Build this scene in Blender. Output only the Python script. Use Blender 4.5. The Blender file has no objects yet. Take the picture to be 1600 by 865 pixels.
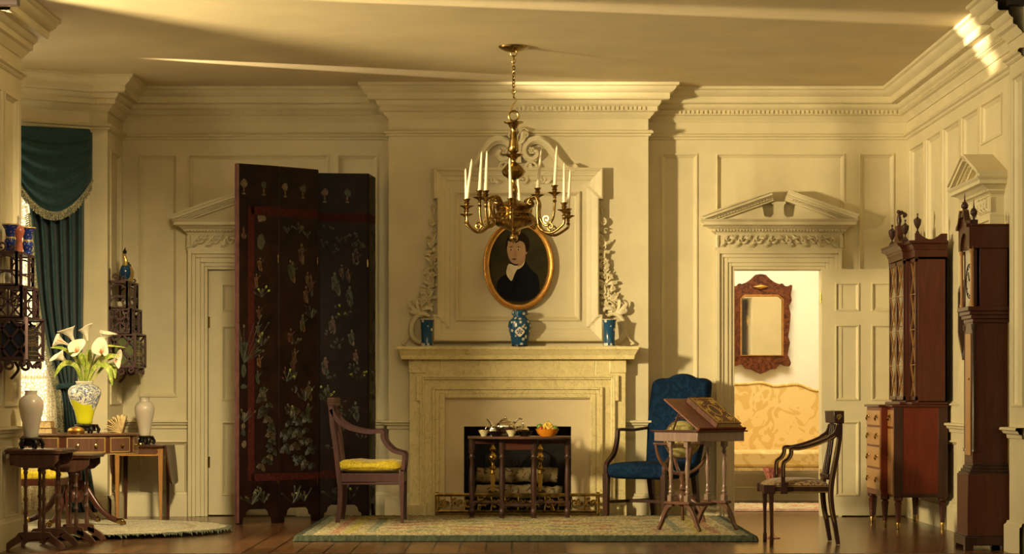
import bpy, math, random
from mathutils import Vector, Matrix
random.seed(7)
PI = math.pi
SC = bpy.context.scene
COL = SC.collection
# ------------------------------------------------------------------ camera, light
F, CH, CD = 3800.0, 0.99, 20.0            # focal length in px, camera height, distance to the back wall
cam = bpy.data.cameras.new('camera'); co = bpy.data.objects.new('camera', cam); COL.objects.link(co)
co.location = (0, -CD, CH); co.rotation_euler = (PI/2, 0, 0)
cam.sensor_width = 36; cam.lens = 36*F/1600; cam.sensor_fit = 'HORIZONTAL'
cam.shift_y = (618-432.5)/1600; cam.clip_end = 100
SC.camera = co
SC.view_settings.view_transform = 'Standard'; SC.view_settings.look = 'None'
SC.view_settings.exposure = 0.55; SC.view_settings.gamma = 1; SC.view_settings.use_curve_mapping = False
w = bpy.data.worlds.new('world'); SC.world = w; w.use_nodes = True
w.node_tree.nodes['Background'].inputs[0].default_value = (1, .74, .42, 1)
w.node_tree.nodes['Background'].inputs[1].default_value = .05
WARM = (1, .81, .455)
def area(name, loc, tgt, sx, sy, power, col=WARM, spread=180):
    l = bpy.data.lights.new(name, 'AREA'); l.shape = 'RECTANGLE'; l.size = sx; l.size_y = sy
    l.energy = power; l.color = col; l.spread = math.radians(spread)
    o = bpy.data.objects.new(name, l); COL.objects.link(o); o.location = loc
    o.rotation_euler = (Vector(tgt)-Vector(loc)).to_track_quat('-Z', 'Y').to_euler()
    return o
def spot(name, loc, tgt, ang, blend, power, col=WARM, rad=.02):
    l = bpy.data.lights.new(name, 'SPOT'); l.energy = power; l.color = col
    l.spot_size = math.radians(ang); l.spot_blend = blend; l.shadow_soft_size = rad
    o = bpy.data.objects.new(name, l); COL.objects.link(o); o.location = loc
    o.rotation_euler = (Vector(tgt)-Vector(loc)).to_track_quat('-Z', 'Y').to_euler()
area('key_light', (-4.35, -6.3, 2.35), (1.0, 0, 1.6), .35, .5, 172, WARM, 100)
area('front_fill', (0.3, -7.4, 3.1), (0.3, -1.2, .9), 5.0, .8, 36)
area('front_left_lamp', (-1.3, -6.2, 3.3), (-3.0, -1.7, .6), .4, .4, 20, WARM, 50)
area('bay_daylight', (-4.25, .15, 1.6), (-3.4, -1.9, 1.2), 1.0, 2.3, 34, (1, .82, .50))
area('bay_daylight_side', (-5.3, -2.4, 2.0), (-2.6, -2.2, 2.7), 1.5, 2.0, 62, (1, .82, .50))
area('hall_light', (2.3, 1.5, 2.95), (2.35, 1.9, 0), 1.6, .9, 50, (1, .86, .58))
spot('cove_light', (-4.05, -2.42, 3.33), (-1.2, -1.22, 3.52), 7, .7, 2300, (1, .80, .50))
spot('front_cove_light', (-7, -5.85, 3.095), (2.2, -3.8, 3.525), 5, 1, 17000, (1, .80, .50), .05)

# ------------------------------------------------------------------ pixel <-> place
def sc(y): return F/(CD+y)
def yfoot(py): return F*CH/(py-618) - CD          # depth at which a point on the floor shows at row py
def X(px, y): return (px-800)/sc(y)
def Z(py, y): return CH-(py-618)/sc(y)

# ------------------------------------------------------------------ mesh builder
class MB:
    def __init__(s): s.v = []; s.f = []; s.m = []; s.col = None
    def add(s, vs, fs, mi=0):
        n = len(s.v); s.v += [Vector(p) for p in vs]
        for f in fs: s.f.append([i+n for i in f]); s.m.append(mi)
        return s
    def box(s, x0, x1, y0, y1, z0, z1, mi=0):
        vs = [(x, y, z) for x in (x0, x1) for y in (y0, y1) for z in (z0, z1)]
        return s.add(vs, [(0,1,3,2),(4,6,7,5),(0,4,5,1),(2,3,7,6),(0,2,6,4),(1,5,7,3)], mi)
    def mat(s, M, since=0):
        for i in range(since, len(s.v)): s.v[i] = M @ s.v[i]
        return s
    def obox(s, c, size, M=None, mi=0, taper=1):
        n = len(s.v); a, b, h = size[0]/2, size[1]/2, size[2]/2
        vs = []
        for x in (-1, 1):
            for y in (-1, 1):
                for z in (-1, 1):
                    k = taper if z < 0 else 1
                    vs.append((x*a*k, y*b*k, z*h))
        s.add(vs, [(0,1,3,2),(4,6,7,5),(0,4,5,1),(2,3,7,6),(0,2,6,4),(1,5,7,3)], mi)
        T = Matrix.Translation(c)
        if M is not None: T = T @ M.to_4x4()
        return s.mat(T, n)
    def lathe(s, prof, c=(0,0,0), n=24, M=None, mi=0, sx=1, sy=1, cap=True, flute=0, fn=0):
        st = len(s.v); vs = []; fs = []
        for r, z in prof:
            for k in range(n):
                a = 2*PI*k/n; rr = r*(1+flute*math.cos(a*fn)) if flute else r
                vs.append((rr*math.cos(a)*sx, rr*math.sin(a)*sy, z))
        for i in range(len(prof)-1):
            for k in range(n):
                k2 = (k+1) % n
                fs.append((i*n+k, i*n+k2, (i+1)*n+k2, (i+1)*n+k))
        if cap:
            fs.append(tuple(range(n-1, -1, -1))); fs.append(tuple((len(prof)-1)*n+k for k in range(n)))
        s.add(vs, fs, mi)
        T = Matrix.Translation(c)
        if M is not None: T = T @ M.to_4x4()
        return s.mat(T, st)
    def ball(s, c, r, sx=1, sy=1, sz=1, n=14, M=None, mi=0):
        h = n//2; pr = [(max(r*math.sin(PI*i/h), 1e-4), -r*math.cos(PI*i/h)*sz) for i in range(h+1)]
        return s.lathe(pr, c, n, M, mi, sx, sy)
    def tube(s, pts, r, n=8, mi=0, closed=False, sq=False, cap=True, up=None):
        P = [Vector(p) for p in pts]; m = len(P)
        R = r if isinstance(r, (list, tuple)) else [r]*m
        vs = []; fs = []; prev = None
        for i in range(m):
            a = P[i-1] if (i > 0 or closed) else P[i]; b = P[(i+1) % m] if (i < m-1 or closed) else P[i]
            t = (b-a).normalized()
            if prev is None:
                u = Vector(up) if up else (Vector((0,0,1)) if abs(t.z) < .9 else Vector((0,1,0)))
                prev = (u - t*u.dot(t)).normalized()
            else:
                prev = (prev - t*prev.dot(t))
                prev = prev.normalized() if prev.length > 1e-6 else t.orthogonal().normalized()
            side = t.cross(prev)
            rr = R[i]; ra, rb = rr if isinstance(rr, (list, tuple)) else (rr, rr)
            for k in range(n):
                an = 2*PI*k/n + (PI/4 if sq else 0)
                vs.append(P[i] + prev*math.cos(an)*ra*(1.414 if sq else 1) + side*math.sin(an)*rb*(1.414 if sq else 1))
        for i in range(m if closed else m-1):
            j = (i+1) % m
            for k in range(n):
                k2 = (k+1) % n; fs.append((i*n+k, j*n+k, j*n+k2, i*n+k2))
        if cap and not closed:
            fs.append(tuple(range(n))); fs.append(tuple((m-1)*n+k for k in range(n-1, -1, -1)))
        return s.add(vs, fs, mi)
    def prism(s, poly, a, b, plane='xz', mi=0):
        n = len(poly)
        def P(p, t):
            return {'xz': (p[0], t, p[1]), 'xy': (p[0], p[1], t), 'yz': (t, p[0], p[1])}[plane]
        vs = [P(p, a) for p in poly] + [P(p, b) for p in poly]
        fs = [tuple(range(n)), tuple(range(2*n-1, n-1, -1))]
        for i in range(n):
            j = (i+1) % n; fs.append((i, i+n, j+n, j))
        return s.add(vs, fs, mi)
    def strip(s, path, ws, a, b, plane='xz', mi=0):
        """planar path thickened in its plane and extruded between a and b"""
        m = len(path); W = ws if isinstance(ws, (list, tuple)) else [ws]*m
        L = []; R = []
        for i in range(m):
            p0 = path[max(i-1, 0)]; p1 = path[min(i+1, m-1)]
            dx, dz = p1[0]-p0[0], p1[1]-p0[1]; l = math.hypot(dx, dz) or 1
            nx, nz = -dz/l, dx/l
            L.append((path[i][0]+nx*W[i]/2, path[i][1]+nz*W[i]/2)); R.append((path[i][0]-nx*W[i]/2, path[i][1]-nz*W[i]/2))
        def P(p, t): return {'xz': (p[0], t, p[1]), 'xy': (p[0], p[1], t), 'yz': (t, p[0], p[1])}[plane]
        vs = []
        for i in range(m): vs += [P(L[i], a), P(R[i], a), P(R[i], b), P(L[i], b)]
        fs = []
        for i in range(m-1):
            for k in range(4):
                k2 = (k+1) % 4; fs.append((i*4+k, i*4+k2, (i+1)*4+k2, (i+1)*4+k))
        fs += [(3,2,1,0), ((m-1)*4, (m-1)*4+1, (m-1)*4+2, (m-1)*4+3)]
        return s.add(vs, fs, mi)
    def grid(s, fn, nu, nv, mi=0, closeu=False):
        vs = [fn(i/nu, j/nv) for j in range(nv+1) for i in range(nu+1)]
        fs = [(j*(nu+1)+i, j*(nu+1)+i+1, (j+1)*(nu+1)+i+1, (j+1)*(nu+1)+i) for j in range(nv) for i in range(nu)]
        return s.add(vs, fs, mi)
    def sweep(s, path, prof, mi=0):
        """moulding: profile (out, z) swept along a plan path with mitres; the room lies right of the path"""
        m = len(path); vs = []; k = len(prof)
        for i in range(m):
            p = Vector(path[i])
            ds = []
            if i > 0: ds.append((p-Vector(path[i-1])).normalized())
            if i < m-1: ds.append((Vector(path[i+1])-p).normalized())
            ns = [Vector((d.y, -d.x)) for d in ds]
            if len(ns) == 2:
                b = (ns[0]+ns[1]); b = b/(1+ns[0].dot(ns[1]))
            else: b = ns[0]
            for o, z in prof: vs.append((p.x+b.x*o, p.y+b.y*o, z))
        fs = [(i*k+j, (i+1)*k+j, (i+1)*k+j+1, i*k+j+1) for i in range(m-1) for j in range(k-1)]
        return s.add(vs, fs, mi)
    def merge(s, o):
        n = len(s.v); s.v += [p.copy() for p in o.v]; s.f += [[i+n for i in f] for f in o.f]; s.m += o.m; return s

def tag(o, label=None, cat=None, group=None, kind=None):
    if label: o['label'] = label
    if cat: o['category'] = cat
    if group: o['group'] = group
    if kind: o['kind'] = kind
    return o
def obj(name, mb, mats, parent=None, loc=None, rz=0, smooth=32, bevel=0, sub=0, label=None, cols=None, solid=0):
    me = bpy.data.meshes.new(name); me.from_pydata([tuple(p) for p in mb.v], [], mb.f)
    if not isinstance(mats, (list, tuple)): mats = [mats]
    for m in mats: me.materials.append(m)
    for p, mi in zip(me.polygons, mb.m): p.material_index = mi
    if cols:
        ca = me.color_attributes.new('Col', 'FLOAT_COLOR', 'POINT')
        for i, c in enumerate(cols): ca.data[i].color = (*c, 1)
    if smooth:
        for p in me.polygons: p.use_smooth = True
        me.set_sharp_from_angle(angle=math.radians(smooth))
    me.validate(); me.update()
    o = bpy.data.objects.new(name, me); COL.objects.link(o)
    if parent: o.parent = parent
    if loc: o.location = loc
    o.rotation_euler = (0, 0, rz)
    if solid:
        md = o.modifiers.new('solid', 'SOLIDIFY'); md.thickness = solid; md.offset = 0
    if bevel:
        md = o.modifiers.new('bevel', 'BEVEL'); md.width = bevel; md.segments = 2; md.limit_method = 'ANGLE'; md.angle_limit = math.radians(40)
    if sub:
        md = o.modifiers.new('sub', 'SUBSURF'); md.levels = sub; md.render_levels = sub
    if label: o['label'] = label
    return o
def thing(name, label, cat, loc=(0,0,0), rz=0, group=None):
    o = bpy.data.objects.new(name, None); COL.objects.link(o); o.location = loc; o.rotation_euler = (0,0,rz)
    o.empty_display_size = .1
    return tag(o, label, cat, group)
def struct(name, mb, m, parent=None, **k):
    o = obj(name, mb, m, parent, **k)
    if not parent: o['kind'] = 'structure'
    return o
def dup(root, loc, rz, label, group=None):
    r = root.copy(); COL.objects.link(r); r.location = loc; r.rotation_euler = (0,0,rz); r['label'] = label
    if group: r['group'] = group
    for ch in list(root.children):
        c = ch.copy(); COL.objects.link(c); c.parent = r
        for g in list(ch.children):
            d = g.copy(); COL.objects.link(d); d.parent = c
    return r
def bez(pts, n=6):
    """smooth (Catmull-Rom) path through points of any dimension"""
    P = [tuple(p) for p in pts]; out = []
    for i in range(len(P)-1):
        p0 = P[max(i-1, 0)]; p1 = P[i]; p2 = P[i+1]; p3 = P[min(i+2, len(P)-1)]
        for k in range(n):
            t = k/n; out.append(tuple(.5*((2*b)+(-a+c)*t+(2*a-5*b+4*c-d)*t*t+(-a+3*b-3*c+d)*t**3) for a, b, c, d in zip(p0, p1, p2, p3)))
    out.append(P[-1]); return out
def spiral(c, r0, r1, a0, turns, n=20):
    return [(c[0]+(r0+(r1-r0)*i/n)*math.cos(a0+turns*2*PI*i/n), c[1]+(r0+(r1-r0)*i/n)*math.sin(a0+turns*2*PI*i/n)) for i in range(n+1)]

# ------------------------------------------------------------------ materials
def _new(name):
    m = bpy.data.materials.new(name); m.use_nodes = True; nt = m.node_tree
    return m, nt, nt.nodes['Principled BSDF']
def L(nt, a, b): nt.links.new(a, b)
def coords(nt, scale=(1,1,1), rot=(0,0,0)):
    tc = nt.nodes.new('ShaderNodeTexCoord'); mp = nt.nodes.new('ShaderNodeMapping')
    mp.inputs['Scale'].default_value = scale; mp.inputs['Rotation'].default_value = rot
    L(nt, tc.outputs['Object'], mp.inputs['Vector']); return mp.outputs['Vector']
def ramp(nt, fac, stops):
    r = nt.nodes.new('ShaderNodeValToRGB'); e = r.color_ramp.elements
    e[0].position, e[0].color = stops[0][0], (*stops[0][1], 1); e[1].position, e[1].color = stops[-1][0], (*stops[-1][1], 1)
    for p, c in stops[1:-1]:
        q = e.new(p); q.color = (*c, 1)
    L(nt, fac, r.inputs['Fac']); return r.outputs['Color']
def noise(nt, vec, scale, detail=4, rough=.55, dist=0):
    n = nt.nodes.new('ShaderNodeTexNoise'); n.inputs['Scale'].default_value = scale; n.inputs['Detail'].default_value = detail
    n.inputs['Roughness'].default_value = rough; n.inputs['Distortion'].default_value = dist
    L(nt, vec, n.inputs['Vector']); return n.outputs['Fac']
def bump(nt, bs, h, strength, dist=.01):
    b = nt.nodes.new('ShaderNodeBump'); b.inputs['Strength'].default_value = strength; b.inputs['Distance'].default_value = dist
    L(nt, h, b.inputs['Height']); L(nt, b.outputs['Normal'], bs.inputs['Normal'])
def flat(name, c, rough=.5, metal=0, var=.08, scale=20, bmp=0, spec=.5, coat=0, sheen=0):
    m, nt, bs = _new(name); v = coords(nt); f = noise(nt, v, scale)
    lo = tuple(max(0, x*(1-var*2)) for x in c); hi = tuple(min(1, x*(1+var*2)) for x in c)
    L(nt, ramp(nt, f, [(.3, lo), (.7, hi)]), bs.inputs['Base Color'])
    bs.inputs['Roughness'].default_value = rough; bs.inputs['Metallic'].default_value = metal
    bs.inputs['Specular IOR Level'].default_value = spec; bs.inputs['Coat Weight'].default_value = coat
    bs.inputs['Sheen Weight'].default_value = sheen
    if bmp: bump(nt, bs, noise(nt, v, scale*4), bmp)
    return m
def wood(name, c1, c2, rough=.3, axis='z', scale=1.0, coat=.0, spec=.35):
    m, nt, bs = _new(name)
    k = {'z': (22, 22, 2.2), 'x': (2.2, 22, 22), 'y': (22, 2.2, 22)}[axis]
    v = coords(nt, tuple(a*scale for a in k)); f = noise(nt, v, 1.6, 6, .6, .8)
    L(nt, ramp(nt, f, [(.25, c1), (.5, tuple((a+b)/2 for a, b in zip(c1, c2))), (.75, c2)]), bs.inputs['Base Color'])
    bs.inputs['Roughness'].default_value = rough; bs.inputs['Coat Weight'].default_value = coat; bs.inputs['Specular IOR Level'].default_value = spec
    bump(nt, bs, f, .06, .004); return m
def pattern(name, base, motif, scale=8, thr=.5, rough=.45, soft=.03, sheen=0, kind='damask', rough2=None, bmp=.15, spec=.3):
    m, nt, bs = _new(name); v = coords(nt)
    if kind == 'damask':
        f = noise(nt, v, scale, 1.5, .4, 2.2)
    else:
        vo = nt.nodes.new('ShaderNodeTexVoronoi'); vo.inputs['Scale'].default_value = scale; vo.feature = 'F1'
        L(nt, v, vo.inputs['Vector']); f = vo.outputs['Distance']
    L(nt, ramp(nt, f, [(thr-soft, motif), (thr+soft, base)]), bs.inputs['Base Color'])
    bs.inputs['Roughness'].default_value = rough; bs.inputs['Sheen Weight'].default_value = sheen; bs.inputs['Specular IOR Level'].default_value = spec
    if bmp: bump(nt, bs, noise(nt, v, 160), bmp, .004)
    return m
def marble(name, base, vein, scale=3.0, rough=.3):
    m, nt, bs = _new(name); v = coords(nt)
    f = noise(nt, v, scale*2, 8, .65, 1.6); g = noise(nt, v, scale, 6, .6, 3.5)
    c = ramp(nt, g, [(.40, base), (.485, base), (.5, vein), (.52, base), (.7, tuple(x*.86 for x in base))])
    d = ramp(nt, f, [(.35, tuple(x*.8 for x in base)), (.6, base)])
    mx = nt.nodes.new('ShaderNodeMix'); mx.data_type = 'RGBA'; mx.inputs['Factor'].default_value = .5
    L(nt, c, mx.inputs[6]); L(nt, d, mx.inputs[7]); L(nt, mx.outputs[2], bs.inputs['Base Color'])
    bs.inputs['Roughness'].default_value = rough; return m
def vcol(name, rough=1, bmp=.6, sheen=0):
    m, nt, bs = _new(name); a = nt.nodes.new('ShaderNodeVertexColor'); a.layer_name = 'Col'
    v = coords(nt); f = noise(nt, v, 140, 3, .7)
    mx = nt.nodes.new('ShaderNodeMix'); mx.data_type = 'RGBA'; mx.blend_type = 'MULTIPLY'; mx.inputs['Factor'].default_value = 1
    L(nt, a.outputs['Color'], mx.inputs[6]); L(nt, ramp(nt, f, [(.3, (.55,.55,.55)), (.65, (1.3,1.3,1.3))]), mx.inputs[7])
    L(nt, mx.outputs[2], bs.inputs['Base Color']); bs.inputs['Roughness'].default_value = rough; bs.inputs['Sheen Weight'].default_value = sheen
    bump(nt, bs, f, bmp, .02); return m
M = {}
M['paint'] = flat('cream_paint', (.66,.575,.36), .5, var=.035, scale=3)
M['ceil'] = flat('ceiling_paint', (.60,.49,.29), .6, var=.04, scale=2)
M['hallpaint'] = flat('hall_plaster', (.86,.80,.66), .7, var=.02, scale=3)
M['marble'] = marble('yellow_marble', (.80,.67,.33), (.34,.20,.06), 3.6, .3)
M['slip'] = flat('stone_slip', (.74,.60,.36), .5, var=.03, scale=5)
M['mahog'] = wood('mahogany', (.040,.012,.007), (.085,.023,.011), .3)
M['redmahog'] = wood('red_mahogany', (.085,.013,.005), (.16,.024,.008), .38)
M['brownmahog'] = wood('brown_mahogany', (.055,.014,.007), (.105,.027,.012), .36)
M['walnut'] = wood('walnut', (.07,.030,.018), (.15,.07,.04), .3)
M['darkwood'] = wood('dark_wood', (.022,.010,.007), (.06,.024,.015), .32)
M['purplewood'] = wood('purple_brown_wood', (.060,.026,.026), (.105,.047,.045), .38)
M['plum'] = wood('plum_brown_fretwork', (.060,.028,.027), (.10,.050,.046), .4)
M['sheenwood'] = wood('mahogany_sheen_tint', (.17,.10,.075), (.26,.17,.13), .25, 'z', 1, 0, .7)  # mahogany of the reading stand, its sheen put into a lighter base colour
M['satin'] = wood('satinwood', (.30,.13,.035), (.48,.24,.07), .3)
M['gilt'] = flat('gilt_line', (.62,.42,.12), .35, .6, .1, 60)
M['goldleaf'] = flat('gold_leaf', (.46,.22,.045), .34, .75, .12, 25)
M['brass'] = flat('brass', (.50,.34,.10), .2, 1, .12, 30)
M['oldbrass'] = flat('aged_brass', (.30,.19,.06), .26, 1, .25, 30)
M['silver'] = flat('silver', (.74,.68,.55), .16, 1, .05, 20)
M['wax'] = flat('candle_wax', (.80,.70,.48), .45, 0, .03, 20)
M['wax'].node_tree.nodes['Principled BSDF'].inputs['Subsurface Weight'].default_value = .15
M['iron'] = flat('black_iron', (.012,.011,.010), .55, .3, .2, 20, .3)
M['soot'] = flat('sooty_brick', (.020,.015,.011), .85, 0, .3, 12, .4)
M['brassdark'] = flat('fender_brass', (.36,.25,.07), .28, 1, .3, 25)
M['lacquer'] = flat('black_lacquer', (.012,.0042,.003), .42, 0, .3, 6, 0, .12, 0)
M['lacqueredge'] = flat('lacquer_edge', (.13,.05,.05), .22, 0, .15, 12)
M['redband'] = pattern('red_lacquer_band', (.065,.012,.008), (.025,.006,.005), 60, .5, .6, .05, 0, 'damask', bmp=0, spec=.08)
M['teal'] = flat('teal_velvet', (.018,.052,.058), .8, 0, .12, 30, .1, .2, 0, .15)
M['fringe'] = pattern('gold_green_fringe', (.45,.40,.22), (.04,.06,.05), 70, .5, .8, .08, .3)
M['blue'] = pattern('blue_damask', (.004,.013,.036), (.0065,.021,.054), 11, .5, .85, .02, 0, 'damask', None, .1, .06)
M['yellow'] = pattern('yellow_silk', (.74,.57,.02), (.52,.37,.01), 26, .5, .42, .1, .4)
M['golddamask'] = pattern('gold_damask', (.76,.56,.23), (.66,.44,.14), 6.5, .46, .55, .012, .3)
M['alab'] = flat('alabaster', (.66,.57,.45), .25, 0, .04, 8)
M['alab'].node_tree.nodes['Principled BSDF'].inputs['Subsurface Weight'].default_value = .4
M['black'] = flat('ebonised_wood', (.010,.007,.006), .2, 0, .2, 20)
M['bluewhite'] = pattern('blue_and_white_glaze', (.016,.072,.15), (.60,.56,.42), 24, .30, .14, .03, 0, 'dots', bmp=0)
M['blueglaze'] = flat('blue_glaze', (.016,.065,.16), .15, 0, .25, 40)
M['whiteglaze'] = flat('cream_glaze', (.70,.63,.48), .15, 0, .03, 10)
M['coral'] = flat('coral_glaze', (.50,.13,.07), .3, 0, .2, 20)
M['cobalt'] = pattern('cobalt_gold_glaze', (.018,.035,.20), (.45,.33,.12), 60, .22, .15, .04, 0, 'dots', bmp=0)
M['petal'] = flat('calla_petal', (.80,.72,.52), .5, 0, .06, 30)
M['orange'] = flat('orange_spadix', (.75,.22,.03), .5)
M['leaf'] = pattern('calla_leaf', (.24,.33,.035), (.52,.52,.12), 22, .46, .4, .1, 0)
M['stem'] = flat('green_stem', (.30,.33,.07), .5)
M['paper'] = pattern('aged_paper', (.66,.50,.25), (.42,.28,.11), 60, .45, .8, .1, 0)
M['bookred'] = flat('brown_leather', (.10,.035,.015), .45, 0, .2, 30)
M['bookgreen'] = flat('green_leather', (.09,.10,.02), .45, 0, .2, 30)
M['booktan'] = flat('tan_leather', (.36,.19,.06), .5, 0, .2, 30)
M['bookblue'] = flat('dark_blue_leather', (.012,.018,.035), .45, 0, .2, 30)
M['bowl'] = flat('orange_glazed_bowl', (.68,.23,.012), .2, 0, .1, 15)
M['grape'] = flat('golden_grape', (.60,.40,.07), .3, 0, .2, 60)
M['red'] = flat('red_fruit', (.38,.03,.01), .3)
M['greenf'] = flat('green_fruit', (.10,.22,.02), .35)
M['birch'] = pattern('birch_bark', (.33,.25,.13), (.05,.03,.02), 14, .40, .85, .06, 0)
M['pinkglass'] = flat('pink_cut_glass', (.62,.22,.16), .1, 0, .3, 60, .3)
M['pinkglass'].node_tree.nodes['Principled BSDF'].inputs['Transmission Weight'].default_value = .5
M['needle'] = pattern('needlepoint', (.34,.22,.07), (.12,.055,.03), 30, .5, .8, .05, .2)
M['lid'] = flat('brown_leather_writing_slope', (.16,.055,.03), .4, 0, .1, 15)
M['bookcover'] = pattern('gilt_tooled_leather', (.07,.032,.014), (.62,.42,.07), 17, .40, .4, .02, 0)
M['mirror'] = flat('mirror_glass', (.85,.80,.68), .04, 1, .01, 5)
M['figwood'] = pattern('flame_mahogany', (.15,.045,.015), (.06,.015,.007), 16, .5, .25, .15, 0)
M['mapwood'] = pattern('globe_paper', (.36,.30,.11), (.18,.15,.05), 10, .46, .4, .02, 0)
M['glass'] = flat('old_glass', (.9,.9,.85), .03)
M['glass'].node_tree.nodes['Principled BSDF'].inputs['Transmission Weight'].default_value = 1
M['sill'] = flat('dark_sill', (.022,.012,.008), .5)
M['dial'] = flat('painted_dial', (.62,.56,.42), .3)
M['skin'] = flat('painted_skin', (.36,.22,.12), .8, 0, .06, 8, 0, .1)
M['skin2'] = flat('painted_blush', (.32,.15,.08), .5, 0, .06, 8)
M['hair'] = flat('painted_hair', (.016,.009,.005), .8, spec=.08)
M['coat'] = flat('painted_coat', (.006,.006,.008), .8, spec=.08)
M['cravat'] = flat('painted_cravat', (.52,.42,.25), .5)
M['canvasbg'] = flat('painted_ground', (.036,.030,.012), .8, 0, .2, 3, 0, .08)
M['jade'] = flat('jade_inlay', (.026,.029,.013), .5, 0, .3, 40)
M['ivory'] = flat('ivory_inlay', (.09,.065,.034), .5, 0, .3, 40)
M['ochre'] = flat('ochre_inlay', (.09,.036,.010), .5, 0, .3, 40)
M['rose'] = flat('rose_inlay', (.055,.012,.008), .5, 0, .3, 40)
M['blueinlay'] = flat('slate_inlay', (.017,.022,.018), .5, 0, .3, 40)
M['greencloth'] = flat('green_silk_lining', (.012,.045,.022), .7)
M['rug'] = vcol('wool_pile')
M['rug2'] = vcol('cream_wool_pile')
def floor_mat():
    m, nt, bs = _new('oak_boards'); v = coords(nt, (1,1,1), (0,0,math.radians(90)))
    b = nt.nodes.new('ShaderNodeTexBrick'); L(nt, v, b.inputs['Vector'])
    b.offset = .37; b.inputs['Scale'].default_value = 1; b.inputs['Brick Width'].default_value = 2.6; b.inputs['Row Height'].default_value = .17
    b.inputs['Mortar Size'].default_value = .006; b.inputs['Mortar Smooth'].default_value = .1
    b.inputs['Color1'].default_value = (.10,.046,.018,1); b.inputs['Color2'].default_value = (.16,.075,.030,1); b.inputs['Mortar'].default_value = (.016,.008,.004,1)
    g = noise(nt, coords(nt, (16, 1.6, 8)), 2, 6, .6, .5)
    mx = nt.nodes.new('ShaderNodeMix'); mx.data_type = 'RGBA'; mx.blend_type = 'MULTIPLY'; mx.inputs['Factor'].default_value = .8
    L(nt, b.outputs['Color'], mx.inputs[6]); L(nt, ramp(nt, g, [(.3, (.6,.6,.6)), (.7, (1.25,1.25,1.25))]), mx.inputs[7])
    L(nt, mx.outputs[2], bs.inputs['Base Color']); bs.inputs['Roughness'].default_value = .22
    bump(nt, bs, b.outputs['Fac'], -.25, .004); return m
M['floor'] = floor_mat()
def sheer_mat():
    m, nt, bs = _new('lace_net'); nt.nodes.remove(bs); out = nt.nodes['Material Output']
    t = nt.nodes.new('ShaderNodeBsdfTranslucent'); t.inputs[0].default_value = (.9,.85,.68,1)
    d = nt.nodes.new('ShaderNodeBsdfDiffuse'); d.inputs[0].default_value = (.85,.78,.58,1)
    p = nt.nodes.new('ShaderNodeBsdfTransparent'); a = nt.nodes.new('ShaderNodeMixShader'); a.inputs[0].default_value = .5
    L(nt, t.outputs[0], a.inputs[1]); L(nt, d.outputs[0], a.inputs[2])
    vo = nt.nodes.new('ShaderNodeTexVoronoi'); vo.inputs['Scale'].default_value = 42; vo.feature = 'DISTANCE_TO_EDGE'
    L(nt, coords(nt), vo.inputs['Vector']); r = ramp(nt, vo.outputs['Distance'], [(.10, (1,1,1)), (.2, (.62,.62,.62))])
    mx = nt.nodes.new('ShaderNodeMixShader'); L(nt, r, mx.inputs[0]); L(nt, p.outputs[0], mx.inputs[1]); L(nt, a.outputs[0], mx.inputs[2])
    L(nt, mx.outputs[0], out.inputs[0]); return m
M['lace'] = sheer_mat()
def vase_mat():
    m, nt, bs = _new('yellow_imari_glaze'); v = coords(nt)
    sep = nt.nodes.new('ShaderNodeSeparateXYZ'); L(nt, v, sep.inputs[0])
    n = noise(nt, v, 9, 1, .4, .5)
    ad = nt.nodes.new('ShaderNodeMath'); ad.operation = 'MULTIPLY_ADD'; L(nt, n, ad.inputs[0]); ad.inputs[1].default_value = .22; L(nt, sep.outputs[2], ad.inputs[2])
    ax = nt.nodes.new('ShaderNodeMath'); ax.operation = 'MULTIPLY_ADD'; L(nt, sep.outputs[0], ax.inputs[0]); ax.inputs[1].default_value = .35; L(nt, ad.outputs[0], ax.inputs[2])
    r = ramp(nt, ax.outputs[0], [(.255, (0,0,0)), (.262, (1,1,1))])
    rim = ramp(nt, ax.outputs[0], [(.25, (.60,.58,.015)), (.262, (.03,.04,.14)), (.272, (.03,.04,.14)), (.282, (1,1,1))])
    g = noise(nt, v, 15, 2, .5, 2.8)
    bw = ramp(nt, g, [(.45, (.70,.66,.52)), (.49, (.05,.07,.20)), (.55, (.12,.17,.26)), (.60, (.66,.62,.48)), (.68, (.15,.2,.15))])
    mx = nt.nodes.new('ShaderNodeMix'); mx.data_type = 'RGBA'; L(nt, r, mx.inputs[0]); mx.inputs[6].default_value = (.56,.54,.012,1); L(nt, bw, mx.inputs[7])
    L(nt, mx.outputs[2], bs.inputs['Base Color']); bs.inputs['Roughness'].default_value = .12; bs.inputs['Coat Weight'].default_value = .4; return m
M['imari'] = vase_mat()
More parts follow.
